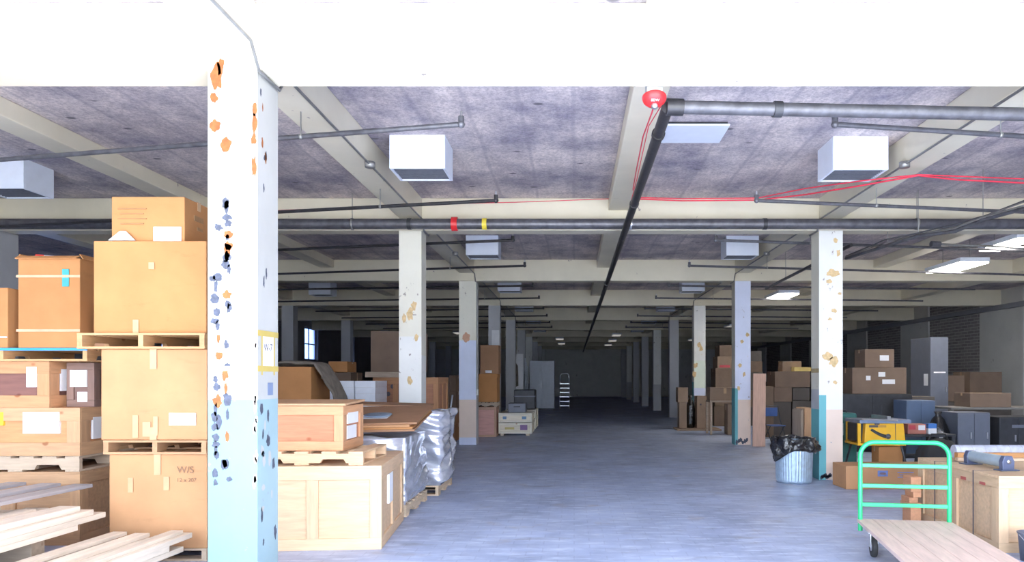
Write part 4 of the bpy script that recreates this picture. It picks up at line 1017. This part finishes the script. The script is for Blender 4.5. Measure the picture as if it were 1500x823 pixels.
carton('smaller dull carton with one label, topmost on the wide dark cabinet', 6.45, 7.1, 15.9, 16.5, 1.865, 2.27, CB4, tags=[('f', .1, .15, .2, .12, PAPER)])
carton('grey carton squeezed between wide dark cabinet and blue cabinet', 7.50, 8.0, 15.9, 16.5, 0, 1.22, CB5)
cabinet('very tall narrow grey steel cabinet against the right bay', 8.45, 8.87, 17.0, 18.0, 2.6, GREYM, doors=1, tags=[('l', .12, 1.45, .2, .28, PAPER), ('f', .0, 1.75, .28, .03, PAPER)])
cabinet('grey steel cabinet with two doors behind the pine crate', wx(1403, 13.5), wx(1450, 13.5), 13.5, 14.1, .98, GREYM)
bench('dark bench running behind the grey two-door cabinet', 7.46, 9.6, 14.2, 15.0, 1.05, plain('dull_bench', (.20, .19, .18), .7))
carton('dull orange carton on the dark bench at the right edge', wx(1417, 14.4), wx(1477, 14.4), 14.3, 14.9, 1.051, 1.33, CB4)
cabinet('low dark cabinet right of the grey two-door cabinet', 7.95, 9.0, 13.4, 14.1, .9, DARKM, doors=3, tags=[('f', 0.1, .70, .8, .06, GREYM)])
t = thing('plastic_sack', 'dark sack with pale patches left of the grey two-door cabinet', 'sack', (6.98, 13.75, 0))
MB().lathe([(0, 0), (.20, 0), (.22, .2), (.19, .6), (.10, .85), (.04, .92), (.07, .99), (0, .99)], LINER, 24, None, fn=lambda a, r, z: (r*(1+.1*math.sin(4*a+z*5)), z)).build('sack_body', t)
MB().box(-.1, -.02, -.232, -.2, .5, .62, PAPER).build('paper_label', t)

# between the two right posts
t = thing('leaning_plank', 'wide pinkish plank standing upright beside the pale blue post', 'plank', (wx(1112, 17.05), 17.05, 0))
MB().box(-.15, .15, 0, .04, 0, 1.74, wood('pink_plank', (.58, .37, .28), 'z')).build('plank', t, rot=(-.05, .02, 0), bevel=.004)
t = thing('timber_sheets', 'pale boards standing on edge behind the metal bin', 'boards', (wx(1181, 13.0), 13.0, 0))
for k, (x, c) in enumerate([(-.09, DULLW), (-.06, PALE), (0.0, PINE)]):
    MB().box(x-.012 if k < 2 else -.03, x+.012 if k < 2 else .14, .0, .5, 0, 1.05+.02*k, wood('sheet%d' % k if False else 'edge_sheet', c, 'z', knots=False) if k < 2 else wood('pine_sheet', PINE, 'z', knots=False)).build('board', t)
# folding chair
t = thing('folding_chair', 'folding chair with blue backrest between the right posts', 'chair', (wx(1135, 18), 18.0, 0), math.radians(12))
SB = plain('blue_seat', (.06, .12, .34), .6, var=.1)
MB().box(-.2, .2, -.2, .2, .43, .455, SB).build('seat', t, bevel=.012); MB().box(-.19, .19, .22, .24, .66, .88, SB).build('backrest', t, bevel=.008)
for s in (-1, 1):
    MB().tube([(s*.215, -.26, 0), (s*.215, .12, .55), (s*.215, .25, .92)], .012, DARKM).build('front_leg', t)
    MB().tube([(s*.19, .28, 0), (s*.19, -.14, .44)], .012, DARKM).build('rear_leg', t)
MB().tube([(-.2, .26, .1), (.2, .26, .1)], .009, DARKM).build('stretcher', t)
MB().tube([(-.215, .25, .92), (.215, .25, .92)], .012, DARKM).build('top_rail', t)
d = 20.0; X = lambda px: wx(px, d)
carton('dark carton at the foot of the pile behind the folding chair', X(1130), X(1159), d, d+.8, 0, .96, CB5)
carton('dark carton at the foot of the pile, nearer the teal-edged post', X(1161), X(1190), d, d+.8, 0, 1.0, CB5)
carton('dull carton second up behind the folding chair', X(1134), X(1160), d, d+.8, .965, 1.37, CB4)
carton('dark carton second up, nearer the teal-edged post', X(1162), X(1187), d+.05, d+.8, 1.005, 1.36, CB5)
carton('wide dull carton lying across the pile behind the folding chair', X(1135), X(1187), d, d+.8, 1.375, 1.81, CB4)
carton('orange-brown small carton topmost behind the folding chair', X(1151), X(1179), d+.3, d+.75, 1.817, 2.1, CB6)
tag(MB().box(X(1163), X(1206), d-.02, d+.25, 1.817, 1.93, plain('yellow_foam', (.78, .58, .20), .8)).build('foam_board', bevel=.006), 'yellow foam board lying on the wide dull carton', 'foam board')
carton('dull carton beside the pile, left of the folding chair', X(1117), X(1129), d-.3, d+.3, 0, 1.4, CB4)
d = 24.2; X = lambda px: wx(px, d)
zs = [0, .68, 1.30, 1.96, 2.36, 2.74]
nm = ['at the foot', 'second up', 'third up', 'fourth up', 'topmost']
for k in range(5):
    carton('dull carton %s in the tall stack left of the pale blue post' % nm[k], X((1046,1047,1048,1051,1054)[k]), X(1072), d, d+.8, zs[k]+.002, zs[k+1]-.002, (CB4, CB6)[k % 2], tags=[('f', .0, .02, .35, .08, plain('red_print', (.6, .08, .1), .6))] if k == 3 else ())
    carton('dull carton %s in the tall stack right of the pale blue post' % nm[k], X((1098,1099,1101,1102,1101)[k]), X(1122-k), d+.2, d+1.0, zs[k]*.93+.002, zs[k+1]*.93-.002, (CB5, CB4)[k % 2])
# table with carton left of the pale blue post
bench('plain wooden table left of the pale blue post', wx(1040, 20.5), wx(1092, 20.5), 20.5, 21.2, .98, wood('table_wood', DULLW, 'x'), cat='table', name='wooden_table', shelf=False)
carton('wide dull carton on the plain wooden table', wx(1040, 20.6), wx(1082, 20.6), 20.6, 21.1, .981, 1.36, CB6, tags=[('f', .02, .2, .08, .16, TAPE)])
carton('narrow dull carton under the plain wooden table', wx(1066, 20.55), wx(1080, 20.55), 20.55, 21.0, 0, .88, CB6)
# goods at the fourth right post
MBp = thing('flat_cardboard', 'flattened carton under the goods at the pale green-white post', 'cardboard', (3.8, 22.45, 0))
MB().box(-.62, .75, -.35, .6, 0, .05, CB6).build('cardboard_sheet', MBp, bevel=.01)
d = 22.5; X = lambda px: wx(px, d)
carton('dull carton with a dark spot before the pale green-white post', X(1021), X(1043), d, d+.5, .051, 1.06, CB6, tags=[('f', -.12, .72, .05, .05, INK)])
t = thing('rubbish_sack', 'black sack standing between the two cartons at the post', 'sack', (X(1013), d+.2, .051))
MB().lathe([(0, 0), (.12, 0), (.145, .15), (.135, .6), (.09, .85), (.035, .93), (.07, 1.02), (0, 1.03)], LINER, 24, None, fn=lambda a, r, z: (r*(1+.1*math.sin(3*a+z*6)), z)).build('sack_body', t)
carton('narrow dull carton left of the black sack', X(995), X(1006), d, d+.4, .051, .86, CB6)
carton('wide dull carton resting on the narrow one, left of the black sack', X(993), X(1008), d, d+.4, .865, 1.33, CB6)
# far right wall goods
for i, (x0, x1, y, z0, z1, lb) in enumerate([(9.6, 10.6, 19.0, 0, 1.0, 'grey carton on the floor beside the tall narrow cabinet'), (9.65, 10.4, 19.1, 1.005, 1.7, 'grey carton stacked beside the tall narrow cabinet'),
       (11.0, 12.2, 20.0, 0, 1.1, 'grey carton on the floor before the brick wall'), (11.1, 12.0, 20.1, 1.105, 1.8, 'grey carton stacked before the brick wall'), (6.6, 7.8, 24.0, 0, 1.5, 'large grey carton deep in the right bay')]):
    carton(lb, x0, x1, y, y+.9, z0, z1, (CB5, CB4)[i % 2])

# ------------------------------------------------------------------ light and camera
W = bpy.data.worlds.new('sky'); bpy.context.scene.world = W; W.use_nodes = True
bg = W.node_tree.nodes['Background']; bg.inputs['Color'].default_value = (.72, .83, 1.0, 1); bg.inputs['Strength'].default_value = 3.0
s = bpy.data.lights.new('sun', 'SUN'); s.energy = 10.0; s.angle = math.radians(16); s.color = (1, .95, .86)
so = bpy.data.objects.new('sun', s); C.objects.link(so); so.rotation_euler = (math.radians(49), 0, math.radians(-8))
cam = bpy.data.cameras.new('camera'); cam.sensor_width = 36; cam.lens = F/1500*36; cam.clip_start = .05; cam.clip_end = 400
cam.shift_x = (750-VX)/1500; cam.shift_y = (VY-411.5)/1500
co = bpy.data.objects.new('camera', cam); C.objects.link(co); co.location = (0, 0, EYE); co.rotation_euler = (H, 0, 0)
sc = bpy.context.scene; sc.camera = co
sc.view_settings.view_transform = 'Standard'; sc.view_settings.look = 'None'; sc.view_settings.gamma = 1; sc.view_settings.use_curve_mapping = False
sc.view_settings.exposure = 2.2
cy_ = sc.cycles
cy_.use_denoising = True; cy_.max_bounces = 10; cy_.diffuse_bounces = 6; cy_.glossy_bounces = 3; cy_.caustics_reflective = False; cy_.caustics_refractive = False
cy_.sample_clamp_indirect = 8
